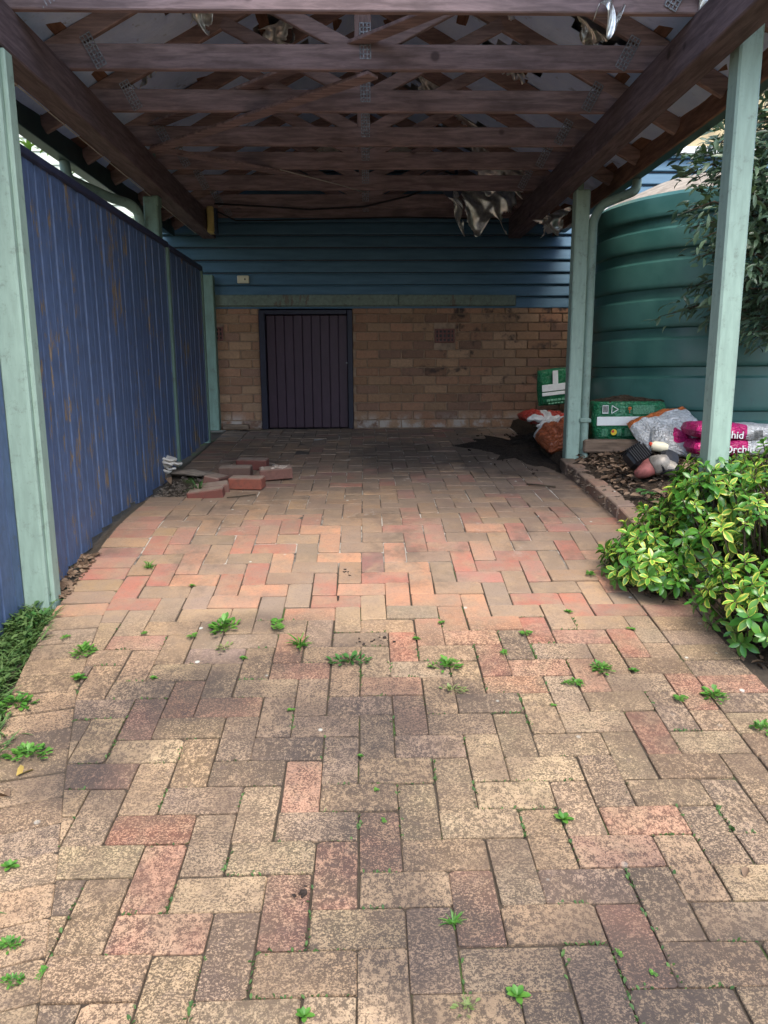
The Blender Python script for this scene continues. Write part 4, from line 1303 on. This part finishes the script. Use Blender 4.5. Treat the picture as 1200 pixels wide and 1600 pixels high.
# two flat bags printed Orchid
for i, (z, x, lab) in enumerate(((-.405, 2.46, 'upper pink and white orchid mix bag behind the right front post'), (-.505, 2.47, 'lower pink and white orchid mix bag behind the right front post'))):
    b = root('orchid_bag', (x, 5.0, z - .06), lab, 'bag', 'orchid mix bags')
    mb, m = pillow(x + .155, 5.06, z, .74, .34, .115, (0, R(3 if i == 0 else -1), R(-4 - 3 * i)), lambda u, v, s: 1 if u < (.47 if i == 0 else .50) else 0, (48, 26), .004, 20 + i, .20)
    mb.build('sack', [M['bag_white'], M['bag_pink']], b, True)
    tx = 2.455 if i == 0 else 2.535
    yf = 4.880 if i == 0 else 4.876
    text('printed_name', 'Orchid', b, (tx, yf, z - .008), (R(88), R(3 if i == 0 else -1), R(-4 - 3 * i)), .070, M['print_white'])
    if i == 0:
        mb = MB()
        for q in range(8): mb.box((2.625 + q * .0075, yf - .016, z - .004), (.0035, .003, .055), .0003, (R(-12), 0, R(-4)))
        mb.build('barcode', M['print_dark'], b)
        mb = MB().raw([(2.725, yf - .024, z - .028), (2.79, yf - .028, z - .028), (2.757, yf - .022, z + .022)], [(0, 1, 2)])
        mb.build('printed_plant', M['bag_green'], b)

# bags left of the rear post, on the soil heap
ub = root('green_upright_bag', (1.70, 6.65, -.30), 'green and white bag standing upright against the brick wall', 'bag')
mb, m = pillow(1.74, 6.72, -.115, .36, .34, .13, (R(98), R(-6), R(4)), lambda u, v, s: 0, seed=31, wr=.006)
mb.build('sack', M['bag_green'], ub, True)
mt = m
def on_bag(pts, name, mtl):
    mb = MB()
    for (x, y, w, h) in pts: mb.box((x, y, .076), (w, h, .010), .002)
    mb.v = [tuple(mt @ Vector(p)) for p in mb.v]
    o = mb.build(name, mtl, ub)
    if name == 'printed_text': o['kind'] = 'stuff'
on_bag([(0, .01, .31, .06), (-.01, -.045, .29, .03)], 'white_band', M['print_white'])
on_bag([(-.03, .10, .05, .12)], 'white_strap', M['print_white'])
on_bag([(-.10 + .035 * i, -.105, .028, .018) for i in range(6)] + [(-.09 + .03 * i, -.135, .022, .012) for i in range(6)], 'printed_text', M['print_pale'])
rb = root('red_bag', (1.56, 6.5, -.42), 'flat red bag with white cross stripe below the upright green bag', 'bag')
mb, m = pillow(1.58, 6.50, -.385, .42, .30, .09, (R(6), R(3), R(8)), lambda u, v, s: 1 if .42 < u < .56 or v < .06 else 0, seed=41)
mb.build('sack', [M['bag_red'], M['bag_white']], rb, True)
sb = root('white_scrap_bag', (1.6, 6.3, -.47), 'small crumpled white plastic bag between red and rust bags', 'bag')
mb, m = pillow(1.62, 6.30, -.445, .26, .18, .05, (R(12), R(-8), R(20)), None, seed=44, wr=.014)
mb.build('sack', M['bag_white'], sb, True)
ob = root('rust_orange_bag', (1.58, 5.98, -.6), 'rust orange bag slumped on the soil beside the rear post', 'bag')
mb, m = pillow(1.62, 6.0, -.50, .40, .34, .17, (R(22), R(-22), R(6)), lambda u, v, s: 1 if v > .86 else 0, seed=47, wr=.016)
mb.build('sack', [M['bag_brown'], M['bag_white']], ob, True)

# ================================================================== STRING TRIMMER
tm = root('string_trimmer', (1.85, 4.62, -.64), 'old petrol string trimmer with faded red engine lying in the bed', 'garden tool')
A = Vector((1.80, 4.62, -.575))
# black ribbed recoil cover
CV = Matrix.Translation((1.765, 4.70, -.535)) @ Euler((R(-38), R(-22), R(24))).to_matrix().to_4x4()
MB().raw(*cbox_data(.150, .105, .125, .026), 0, CV).build('engine_cover', M['black'], tm)
mb = MB()
for i in range(8):
    mb.raw(*cbox_data(.009, .012, .104 - .004 * abs(i - 3.5), .002), 0, CV @ Matrix.Translation((-.060 + i * .0172, -.056, 0)))
    mb.raw(*cbox_data(.009, .080, .010, .002), 0, CV @ Matrix.Translation((-.060 + i * .0172, -.005, .064)))
mb.build('cooling_fins', M['cable'], tm)
AX = Vector((1, -.25, .42)).normalized()
def wonk(mb, k=.006):
    mb.v = [(p[0] + k * math.sin(p[2] * 61), p[1] + k * math.sin(p[0] * 53), p[2] + k * math.sin(p[0] * 47 + p[1] * 39)) for p in mb.v]
    return mb
wonk(MB().lathe([(0, -.095), (.022, -.092), (.036, -.075), (.050, -.04), (.056, -.01), (.057, .02), (.0, .021)], (1.815, 4.60, -.600), 20, 0, AX)).build('fuel_tank', M['faded_red'], tm, 'auto')
wonk(MB().lathe([(0, .0), (.055, .0), (.064, .012), (.064, .055), (.060, .062), (.060, .072), (.052, .10), (.03, .115), (0, .118)], Vector((1.815, 4.60, -.600)) + AX * .0225, 20, 0, AX)).build('engine_block', M['grey_metal'], tm, 'auto')
MB().lathe([(.0655, .0), (.0675, .004), (.0675, .012), (.0655, .016)], Vector((1.815, 4.60, -.600)) + AX * .065, 20, 0, AX).build('body_seam', M['black'], tm, 'auto')
MB().tube([(1.86, 4.53, -.63), (1.90, 4.50, -.60), (1.95, 4.50, -.60), (1.99, 4.47, -.625)], .007, 8).build('throttle_cable', M['black'], tm, True)
MB().lathe([(0, -.055), (.02, -.054), (.032, -.035), (.034, .02), (.026, .05), (0, .056)], (1.895, 4.66, -.468), 16, 0, (1, -.15, -.15)).build('air_filter_cap', M['cream'], tm, 'auto')
MB().box((1.845, 4.665, -.452), (.03, .03, .022), .006, (.2, .4, 0)).build('choke_lever', M['print_red'], tm)
MB().lathe([(0, -.03), (.06, -.028), (.068, .01), (.05, .035), (0, .04)], (1.945, 4.62, -.545), 18, 0, (.2, -.6, .4)).build('starter_housing', M['black'], tm, 'auto')
MB().lathe([(.05, -.02), (.048, .02), (.034, .045), (.026, .075), (0, .078)], (1.93, 4.56, -.595), 16, 0, (.75, -.8, -.35)).build('clutch_housing', M['grey_metal'], tm, 'auto')
MB().tube([(1.95, 4.54, -.60), (2.02, 4.45, -.635), (2.09, 4.36, -.655)], [.034, .030, .028], 12).build('grip', M['black'], tm, True)
MB().tube([(2.08, 4.37, -.652), (2.30, 4.10, -.66), (2.60, 3.70, -.70)], .014, 10).build('shaft', M['grey_metal'], tm, True)
MB().tube(arc([(2.10, 4.33, -.66), (2.02, 4.22, -.62), (1.96, 4.14, -.655), (1.965, 4.09, -.715), (2.03, 4.10, -.735), (2.12, 4.20, -.72)]), .013, 10).build('loop_handle', M['black'], tm, True)

# ================================================================== PLANTS
# variegated bush at the right front
bush = root('variegated_bush', (1.78, 3.05, -1.08), 'leafy green and yellow variegated bush spilling over the driveway edge', 'bush')
r_ = random.Random(77)
bshape = leaf_shape(.060, .0265, .16, .22, 4)
leaf_me = {}
leaf_list = []
stems = MB()
LOBES = [((1.75, 3.15, -.78), (.38, .40, .36)), ((1.55, 3.42, -.80), (.32, .32, .20)), ((1.97, 3.0, -.70), (.42, .45, .42)), ((1.68, 2.82, -.92), (.32, .32, .20)), ((1.36, 3.36, -.90), (.22, .26, .15)), ((2.1, 3.4, -.62), (.4, .4, .32)), ((1.60, 3.30, -.60), (.2, .2, .22))]
heads = []
tries = 0
while len(heads) < 780 and tries < 20000:
    tries += 1
    (cx, cy, cz), (rx, ry, rz_) = LOBES[r_.randrange(len(LOBES))]
    d = Vector((r_.gauss(0, 1), r_.gauss(0, 1), r_.gauss(.25, 1))).normalized()
    k = r_.choice((1, 1, 1, .8, .62)) * r_.uniform(.9, 1.06)
    p = Vector((cx + d.x * rx * k, cy + d.y * ry * k, cz + d.z * rz_ * k))
    if p.z < gz(p.y) + .06: continue
    if p.x < 1.20 + .12 * r_.random() and p.z > -.78: continue
    inside = sum((((p.x - c[0]) / s[0]) ** 2 + ((p.y - c[1]) / s[1]) ** 2 + ((p.z - c[2]) / s[2]) ** 2) < .72 for c, s in LOBES)
    if inside and r_.random() < .5: continue
    if any((p - q[0]).length < .034 for q in heads): continue
    dirn = (d + Vector((0, 0, .55)) + Vector((wob(.3), wob(.3), wob(.2)))).normalized()
    heads.append((p, dirn))
for p, dirn in heads:
    b0 = p - dirn * .16 + Vector((0, 0, -.05))
    cen = Vector((1.78, 3.1, -1.0))
    stems.tube([b0 * .75 + cen * .25, b0, p], [.0045, .004, .0025], 5)
    n = r_.randrange(8, 12)
    sz = r_.uniform(.62, 1.28)
    bright = r_.random()
    for i in range(n):
        a = 2.4 * i + r_.uniform(-.3, .3)
        t_ = i / n
        el = R(68) * t_ ** 1.1 + R(-12) + wob(.22)
        m0 = frame(dirn, (0, 1, .2))
        loc = Vector((math.sin(el), math.cos(el) * math.cos(a), math.cos(el) * math.sin(a)))
        dl = m0.to_3x3() @ loc
        if t_ < .45: dl = (dl + Vector((0, 0, -.25))).normalized()
        pos = p - dirn * (.035 * (1 - t_))
        m = Matrix.Translation(pos) @ frame(dl, dirn if abs(dl.dot(dirn)) < .95 else (0, 1, 0), wob(.35)) @ Matrix.Scale(sz * (1.08 - .45 * t_) * r_.uniform(.85, 1.1), 4)
        yel = min(1, max(0, r_.gauss(.42, .30) * (.35 + 1.15 * bright)))
        if p.z < -.92: yel *= .5
        leaf_list.append((m, yel))
stems.build('stem', M['twig'], bush, True)
def lscore(e):
    c = e[0].translation
    d = c.dot(cf); u, v = c.dot(cr) / d, c.dot(cu) / d
    return (abs(u) > .525 or v < -.7, c.y * 1.0 - c.z * .9 + .25 * c.x)
leaf_list.sort(key=lscore)
variants = []
for q in range(8):
    L = Leaves(); L.add(bshape, Matrix.Identity(4), q / 7)
    variants.append(L.mb.mesh('leaf', M['bush_leaf'], True, (0, 0, 0), {'lr': L.lr, 'le': L.le}))
for m, y_ in leaf_list[:300]:
    loc, rot, scl = m.decompose()
    o = inst('leaf', variants[min(7, int(y_ * 7.99))], bush, loc, rot.to_euler(), scl)
L = Leaves()
for m, y_ in leaf_list[300:]: L.add(bshape, m, y_)
o = L.build('foliage', M['bush_leaf'], bush); o['kind'] = 'stuff'

# dark tree behind the right post
tree = root('dark_tree', (2.62, 4.75, -.6), 'dark narrow-leaved tree overhanging the tank at the right edge', 'tree')
MB().tube([(2.98, 4.9, -.65), (2.94, 4.9, .1), (2.84, 4.88, .8), (2.80, 4.8, 1.7)], [.05, .042, .034, .02], 9).build('trunk', M['bark'], tree, True)
r_ = random.Random(5)
tshape = leaf_shape(.085, .026, .18, .3, 3)
L = Leaves(); br = MB()
tips = []
for i in range(230):
    z0 = r_.uniform(.22, 1.85)
    a = r_.uniform(0, 6.283)
    ln = r_.uniform(.25, .62) * (1.0 if z0 > .35 else .75)
    d = Vector((math.cos(a) * .9, math.sin(a), r_.uniform(-.15, .45))).normalized()
    p0 = Vector((2.72 + r_.uniform(-.05, .3), 4.88 + r_.uniform(-.3, .2), z0))
    if d.x < -.4 and z0 < .4: ln *= .7
    p1 = p0 + d * ln; p2 = p1 + Vector((d.x, d.y, -.25)) * r_.uniform(.08, .2)
    br.tube([p0, p0 * .5 + p1 * .5 + Vector((0, 0, .03)), p1, p2], [.009, .007, .004, .002], 5)
    tips.append((p0, p1, p2))
for z0, dx, dy, up in ((.92, -.78, -.25, .10), (1.02, -.72, -.1, .25), (1.15, -.60, -.3, .25), (.86, -.70, -.35, .0), (1.10, -.62, -.15, .1), (1.25, -.66, -.1, .15), (1.0, -.5, -.3, .2), (.75, -.55, -.3, .1), (.55, -.45, -.3, .1), (1.35, -.55, -.2, .3), (.95, -.6, -.4, .1)):
    p0 = Vector((2.70, 4.87, z0)); p1 = p0 + Vector((dx * .75, dy, up)); p2 = p0 + Vector((dx * 1.02, dy * 1.2, up - .08))
    br.tube([p0, p1, p2], [.010, .006, .002], 5)
    for _ in range(3): tips.append((p0, p1, p2))
for p0, p1, p2 in tips:
    for k in range(34):
        t_ = r_.uniform(.25, 1)
        c = p0.lerp(p1, t_ / .75) if t_ < .75 else p1.lerp(p2, (t_ - .75) * 4)
        d = (p2 - p0).normalized() + Vector((r_.gauss(0, .7), r_.gauss(0, .7), r_.gauss(-.25, .6)))
        c = c + Vector((r_.gauss(0, .035), r_.gauss(0, .035), r_.gauss(0, .035)))
        L.add(tshape, Matrix.Translation(c) @ frame(d, (0, 0, 1), r_.uniform(-1.2, 1.2)) @ Matrix.Scale(r_.uniform(.6, 1.25), 4), r_.random())
br.build('branch', M['twig'], tree, True)
o = L.build('crown', M['tree_leaf'], tree); o['kind'] = 'stuff'

# low dark plant in the bed beside the bags
sp = root('small_dark_plant', (2.36, 4.42, -.68), 'small drooping dark green plant in the bed by the bags', 'plant')
L = Leaves(); r_ = random.Random(8); st = MB()
ps = leaf_shape(.12, .035, .2, .5, 4)
for i in range(9):
    p = Vector((2.36 + wob(.06), 4.42 + wob(.06), -.70)); q = p + Vector((wob(.06), wob(.05), r_.uniform(.12, .24)))
    st.tube([p, q], [.005, .003], 5)
    for k in range(7):
        a = r_.uniform(0, 6.3)
        L.add(ps, Matrix.Translation(p.lerp(q, r_.uniform(.5, 1))) @ frame((math.cos(a), math.sin(a), r_.uniform(-.7, .2)), (0, 0, 1), wob(.4)) @ Matrix.Scale(r_.uniform(.7, 1.1), 4), r_.random())
st.build('stem', M['twig'], sp, True); L.build('leaves', M['weed_dark'], sp)
o = MB().box((2.36, 4.14, -.70), (.30, .22, .05), .012, (.06, .05, .3)).build('flat_stone', M['stone'], None, origin=(2.36, 4.14, -.72))
tag(o, 'flat grey stone in the bed behind the bush', 'stone')
# fallen green sprigs
for (x, y, lab, sd_) in ((1.78, 4.22, 'cut green sprig lying on the soil by the trimmer handle', 1), (1.66, 4.02, 'dull green fern sprig on the soil near the kerb', 2)):
    r_ = random.Random(sd_)
    s0 = root('cut_sprig', (x, y, bed_z(x, y)), lab, 'sprig')
    L = Leaves(); st = MB()
    for b in range(5):
        a = r_.uniform(0, 6.3); p = Vector((x, y, bed_z(x, y) + .015)); q = p + Vector((math.cos(a) * .16, math.sin(a) * .12, .03))
        st.tube([p, (p + q) / 2 + Vector((0, 0, .02)), q], .0025, 4)
        for k in range(9):
            t_ = r_.uniform(.3, 1); s2 = r_.uniform(.45, .9)
            L.add(bshape, Matrix.Translation(p.lerp(q, t_) + Vector((0, 0, .012))) @ frame((math.cos(a + wob(1)), math.sin(a + wob(1)), wob(.3)), (0, 0, 1), wob(.6)) @ Matrix.Scale(s2, 4), r_.random())
    st.build('stem', M['twig'], s0, True); L.build('leaves', M['weed_dark'], s0)

# weeds in the joints
WEED = [(-.619, 2.984, .071, 'c', 'largest round bright green weed clump in the paving left of centre'),
        (-.403, 3.006, .053, 's', 'straggly green weed just right of the largest clump'),
        (-.279, 2.844, .058, 't', 'tall grassy weed tuft right of the straggly weed'),
        (-.071, 2.717, .062, 'f', 'flat dark green spreading weed near the middle of the paving'),
        (.302, 2.672, .050, 'c', 'leafy green weed right of the middle beside a red paver'),
        (.664, 2.922, .034, 's', 'narrow green weed running along a joint beside a red paver'),
        (.551, 1.862, .028, 'r', 'bright rosette weed alone on the tan pavers at lower right'),
        (.31, 1.325, .026, 'r', 'bright yellow-green rosette weed at the bottom edge'),
        (-.141, 1.292, .020, 'r', 'small rosette weed cut by the bottom edge left of centre'),
        (.20, 1.304, .026, 'd', 'pale dry weed beside the bright rosette at the bottom'),
        (.195, 1.516, .024, 't', 'thin grass tuft in a joint in the lower foreground'),
        (.903, 2.637, .042, 'c', 'bushy green weed beside the red paver near the bush'),
        (.769, 2.541, .032, 'c', 'light green weed left of the red paver near the bush'),
        (1.128, 2.442, .032, 's', 'broad-leaved weed left of the soil edge below the bush'),
        (1.255, 2.447, .045, 'c', 'green weed mat at the soil edge below the bush'),
        (1.335, 2.262, .035, 'c', 'green weed at the right edge of the picture below the bush'),
        (1.10, 3.474, .034, 's', 'small dark weed at the left tip of the bush'),
        (-1.153, 2.807, .050, 'c', 'bright green weed patch in the left edge course'),
        (-1.105, 2.625, .032, 'r', 'yellow-green rosette weed on the left edge joint'),
        (-1.108, 3.595, .040, 't', 'dark grass sprig on the pavers below the fence'),
        (-.59, 2.828, .042, 'd', 'pale yellow dry weed below the largest clump'),
        (.306, 2.512, .045, 'd', 'pale dry weed in front of the leafy green weed'),
        (-.948, 1.725, .024, 'r', 'four-leaved bright weed on the left edge pavers'),
        (-1.099, 2.184, .055, 'c', 'green weed clump on the left edge near the yellow leaf'),
        (-1.251, 2.455, .060, 'c', 'green weed clump on the far left edge above the grass'),
        (-1.451, 3.09, .070, 'f', 'broad-leaved green weed at the foot of the left front post'),
        (-.835, 1.483, .024, 'c', 'low green weed at the left edge of the picture near the bottom'),
        (-.785, 1.391, .020, 'c', 'small green weed at the lower left edge joint')]
TINY = [(1.122, 2.939, .021), (.897, 3.099, .022), (-.848, 3.398, .018), (.319, 3.015, .019), (-.744, 2.933, .026), (-.276, 2.404, .015), (-.03, 2.155, .011), (.547, 2.762, .022), (.658, 2.406, .013), (1.023, 2.621, .021), (.199, 2.883, .018), (-.729, 1.405, .014), (-.50, 2.75, .018), (-.82, 2.62, .016), (.02, 2.0, .010), (.04, 1.87, .010), (-1.27, 2.93, .022), (.56, 1.42, .010), (-.95, 2.95, .018), (.62, 1.37, .010)]
wsh = leaf_shape(1, .56, .12, .12, 4)
gsh = leaf_shape(1, .10, .2, .45, 4)
def weed(x, y, s, ty, seed):
    r_ = random.Random(seed)
    L = Leaves()
    z0 = gsm(y) + .0
    ax_, ay_ = r_.choice(((1.1, .7), (.7, 1.2), (1, .9), (1.3, .6)))
    def T(p, d, sz, roll=0): return Matrix.Translation(p) @ frame(d, (0, 0, 1), roll) @ Matrix.Scale(sz, 4)
    if ty == 'r':
        for i in range(11):
            a = 2.4 * i; e = .15 + .9 * i / 11
            L.add(wsh, T((x, y, z0 + .004), (math.cos(a) * math.cos(e), math.sin(a) * math.cos(e), math.sin(e)), s * (1.15 - .5 * i / 11)), r_.random())
    elif ty in 'cfd':
        n = {'c': 64, 'f': 40, 'd': 34}[ty]
        for i in range(n):
            a = r_.uniform(0, 6.3); rr = s * r_.uniform(0, 1.0); hh = s * r_.uniform(.08, .65 if ty == 'c' else .35) * (1.15 - rr / s)
            p = (x + rr * math.cos(a) * ax_, y + rr * math.sin(a) * ay_, z0 + hh)
            e = r_.uniform(-.1, 1.0)
            L.add(wsh if ty != 'd' or i % 2 else gsh, T(p, (math.cos(a) * math.cos(e), math.sin(a) * math.cos(e), math.sin(e)), s * r_.uniform(.30, .58)), r_.random())
        for i in range(6):
            a = r_.uniform(0, 6.3); e = r_.uniform(.5, 1.3)
            L.add(gsh, T((x, y, z0), (math.cos(a) * math.cos(e), math.sin(a) * math.cos(e), math.sin(e)), s * r_.uniform(.6, 1)), r_.random())
    elif ty == 's':
        for b in range(4):
            a = r_.uniform(0, 6.3)
            for k in range(8):
                t_ = k / 8
                p = (x + s * 1.2 * t_ * math.cos(a) * .6, y + s * 1.4 * t_ * math.sin(a), z0 + .006 + s * .3 * t_ * (1 - t_))
                aa = a + (1.2 if k % 2 else -1.2)
                L.add(wsh, T(p, (math.cos(aa), math.sin(aa), .35), s * r_.uniform(.42, .62)), r_.random())
    elif ty == 't':
        for i in range(26):
            a = r_.uniform(0, 6.3); e = r_.uniform(.5, 1.4)
            L.add(gsh, T((x + wob(s * .15), y + wob(s * .15), z0), (math.cos(a) * math.cos(e), math.sin(a) * math.cos(e), math.sin(e)), s * r_.uniform(.8, 1.5)), r_.random())
        for i in range(8):
            a = r_.uniform(0, 6.3)
            L.add(wsh, T((x, y, z0 + .004), (math.cos(a), math.sin(a), .2), s * r_.uniform(.4, .7)), r_.random())
    mt_ = 'weed_dry' if ty == 'd' else 'weed_dark' if ty == 'f' else 'weed_leaf'
    return L.build('weed', M[mt_], None, origin=(x, y, z0))
for i, (x, y, s, ty, lab) in enumerate(WEED):
    tag(weed(x, y, s, ty, 100 + i), lab, 'weed', 'weeds growing between the pavers')
for i, (x, y, s) in enumerate(TINY):
    o = weed(x, y, s, rnd.choice('rs'), 200 + i)
    o.name = 'weed_seedling'
    tag(o, 'tiny green seedling in a paver joint', 'weed', 'tiny seedlings in the paver joints')
o = weed(-1.13, 4.86, .085, 't', 300); o.name = 'grass_tuft'; o.data.materials[0] = M['weed_dark']
tag(o, 'thin dark grass tuft growing in the pit by the fence', 'grass tuft')

L = Leaves(); r_ = random.Random(91)
for i in range(260):
    cc, row = r_.randrange(-3, 16), r_.randrange(-10, 6)
    s_ = -row * U
    vert = r_.random() < .5
    if vert and (cc - 1 + row) % 4 == 0 or not vert and ((cc + row - 1) % 4 == 2): continue
    if vert:
        for k in range(r_.randrange(3, 16)):
            x = X0 + cc * U + wob(.004); y = s2y(s_ - r_.uniform(.05, .95) * U)
            if xl(y) < x < 1.45: L.add(wsh, Matrix.Translation((x, y, gsm(y) - .004)) @ frame((wob(1), wob(1), r_.uniform(.2, 1.5)), (0, 0, 1)) @ Matrix.Scale(r_.uniform(.006, .016), 4), r_.random())
    else:
        for k in range(r_.randrange(3, 16)):
            x = X0 + (cc + r_.uniform(.05, .95)) * U; y = s2y(s_) + wob(.004)
            if xl(y) < x < 1.45: L.add(wsh, Matrix.Translation((x, y, gsm(y) - .004)) @ frame((wob(1), wob(1), r_.uniform(.2, 1.5)), (0, 0, 1)) @ Matrix.Scale(r_.uniform(.006, .014), 4), r_.random())
o = L.build('joint_moss', leaf_material('moss', (.025, .07, .015), (.07, .14, .03), None, .7, .1), None)
tag(o, 'moss and tiny sprouts along the driveway joints', 'moss', None, 'stuff')
# grass at the left edge
L = Leaves(); r_ = random.Random(40)
gs = leaf_shape(1, .09, .2, .55, 3)
for i in range(5200):
    y = r_.uniform(.8, 3.25)
    edge = xl(y) - .235 - .04 + .07 * math.sin(y * 9) * .6
    x = edge - abs(r_.gauss(0, .22)) + .03
    if y > 2.9: x = min(x, -1.43 + wob(.02))
    if x < -2.4: continue
    a = r_.uniform(0, 6.3); e = r_.uniform(.25, 1.3)
    L.add(gs, Matrix.Translation((x, y, gsm(y) - .028)) @ frame((math.cos(a) * math.cos(e), math.sin(a) * math.cos(e), math.sin(e)), (0, 0, 1), wob(.5)) @ Matrix.Scale(r_.uniform(.05, .12), 4), r_.random())
for i in range(900):
    y = r_.uniform(.8, 3.2); x = xl(y) - .26 - abs(r_.gauss(0, .14))
    a = r_.uniform(0, 6.3)
    L.add(wsh, Matrix.Translation((x, y, gsm(y) + r_.uniform(-.01, .03))) @ frame((math.cos(a), math.sin(a), .4), (0, 0, 1)) @ Matrix.Scale(r_.uniform(.02, .04), 4), r_.random())
o = L.build('grass', M['grass'], None)
tag(o, 'rough grass and clover along the left edge of the driveway', 'grass', None, 'stuff')
# fallen leaves
for (x, y, lab, sd_, mt_) in ((-1.09, 2.08, 'yellow fallen leaf on the grass at the left edge', 1, 'yellow_leaf'), (-1.07, 1.99, 'brown curled leaf on the left edge pavers', 2, 'litter'), (.98, 1.66, 'dark curled dead leaf on the tan pavers at lower right', 3, 'litter'), (-1.45, 5.28, 'pinkish dry leaf lying in the pit by the fungus', 4, 'litter')):
    L = Leaves()
    L.add(leaf_shape(.075 if sd_ != 3 else .03, .045 if sd_ != 3 else .02, .45, .4, 4), Matrix.Translation((x, y, gsm(y) + .012)) @ Euler((.2, .1, sd_ * 1.3)).to_matrix().to_4x4(), .6)
    tag(L.build('fallen_leaf', M[mt_], None, origin=(x, y, gsm(y))), lab, 'leaf')
o = scatter_chips('droppings', 46, lambda r_: r_.choice(((-.10 + r_.gauss(0, .012), 3.52 + r_.gauss(0, .02)), (.02 + r_.gauss(0, .05), 2.88 + r_.gauss(0, .02)), (-.17 + r_.gauss(0, .008), 1.60 + r_.gauss(0, .03)), (-.14, 3.26 + r_.gauss(0, .01)))), lambda x, y: gsm(y) + .002, .004, .012, simple('droppings', (.035, .025, .02), .3, 40, .9), 61, .6)
tag(o, 'dark crumbs of dirt on the pavers', 'dirt')
o = MB().tube([(1.12, 5.02, gsm(5.02) + .008), (1.2, 4.97, gsm(4.97) + .012), (1.30, 4.93, gsm(4.93) + .007)], .006, 6).build('twig', M['twig'], None, True, origin=(1.2, 5, gsm(5)))
tag(o, 'dark twig on the floor near the rear right post', 'twig')
o = MB().tube([(-.92, 4.72, gsm(4.72) + .006), (-.84, 4.74, gsm(4.74) + .009), (-.74, 4.80, gsm(4.8) + .006)], .004, 6).build('twig', M['twig'], None, True, origin=(-.84, 4.74, gsm(4.74)))
tag(o, 'thin dark twig in front of the loose bricks', 'twig')

# ================================================================== BEYOND THE FENCE
nb_ = root('neighbour_house', (-4.6, 10.5, -.4), 'pale weatherboard house seen over the fence', 'house')
z = -.4
while z < 3.6:
    v = [(x, 10 + p[0], z + p[1]) for x in (-7.5, -2.45) for p in ((0, 0), (-.025, 0), (-.008, .17), (0, .17))]
    MB().raw(v, [(0, 1, 2, 3)[::-1], (4, 5, 6, 7)] + [(i, (i + 1) % 4, 4 + (i + 1) % 4, 4 + i) for i in range(4)]).build('weatherboard', M['pale_siding'], nb_)
    z += .16
MB().box((-4.98, 10.1, 1.6), (5.0, .15, 4.0), .01).build('wall_frame', M['pale_siding'], nb_)
bt = root('bright_shrub', (-3.0, 6.4, -.6), 'bright green leafy shrub seen over the fence', 'shrub')
MB().tube([(-3.0, 6.4, -.7), (-3.0, 6.4, 1.0), (-2.95, 6.3, 2.2)], [.05, .04, .015], 8).build('trunk', M['bark'], bt, True)
L = Leaves(); r_ = random.Random(14)
big = leaf_shape(.16, .04, .2, .35, 4)
for i in range(230):
    p = Vector((-3.0 + r_.gauss(0, .38), 6.3 + r_.gauss(0, .6), r_.uniform(.6, 2.6)))
    for k in range(9):
        a = r_.uniform(0, 6.3); e = r_.uniform(-.2, 1.2)
        L.add(big, Matrix.Translation(p) @ frame((math.cos(a) * math.cos(e), math.sin(a) * math.cos(e), math.sin(e)), (0, 0, 1)) @ Matrix.Scale(r_.uniform(.6, 1.1), 4), r_.random())
o = L.build('crown', M['pale_leaf'], bt); o['kind'] = 'stuff'
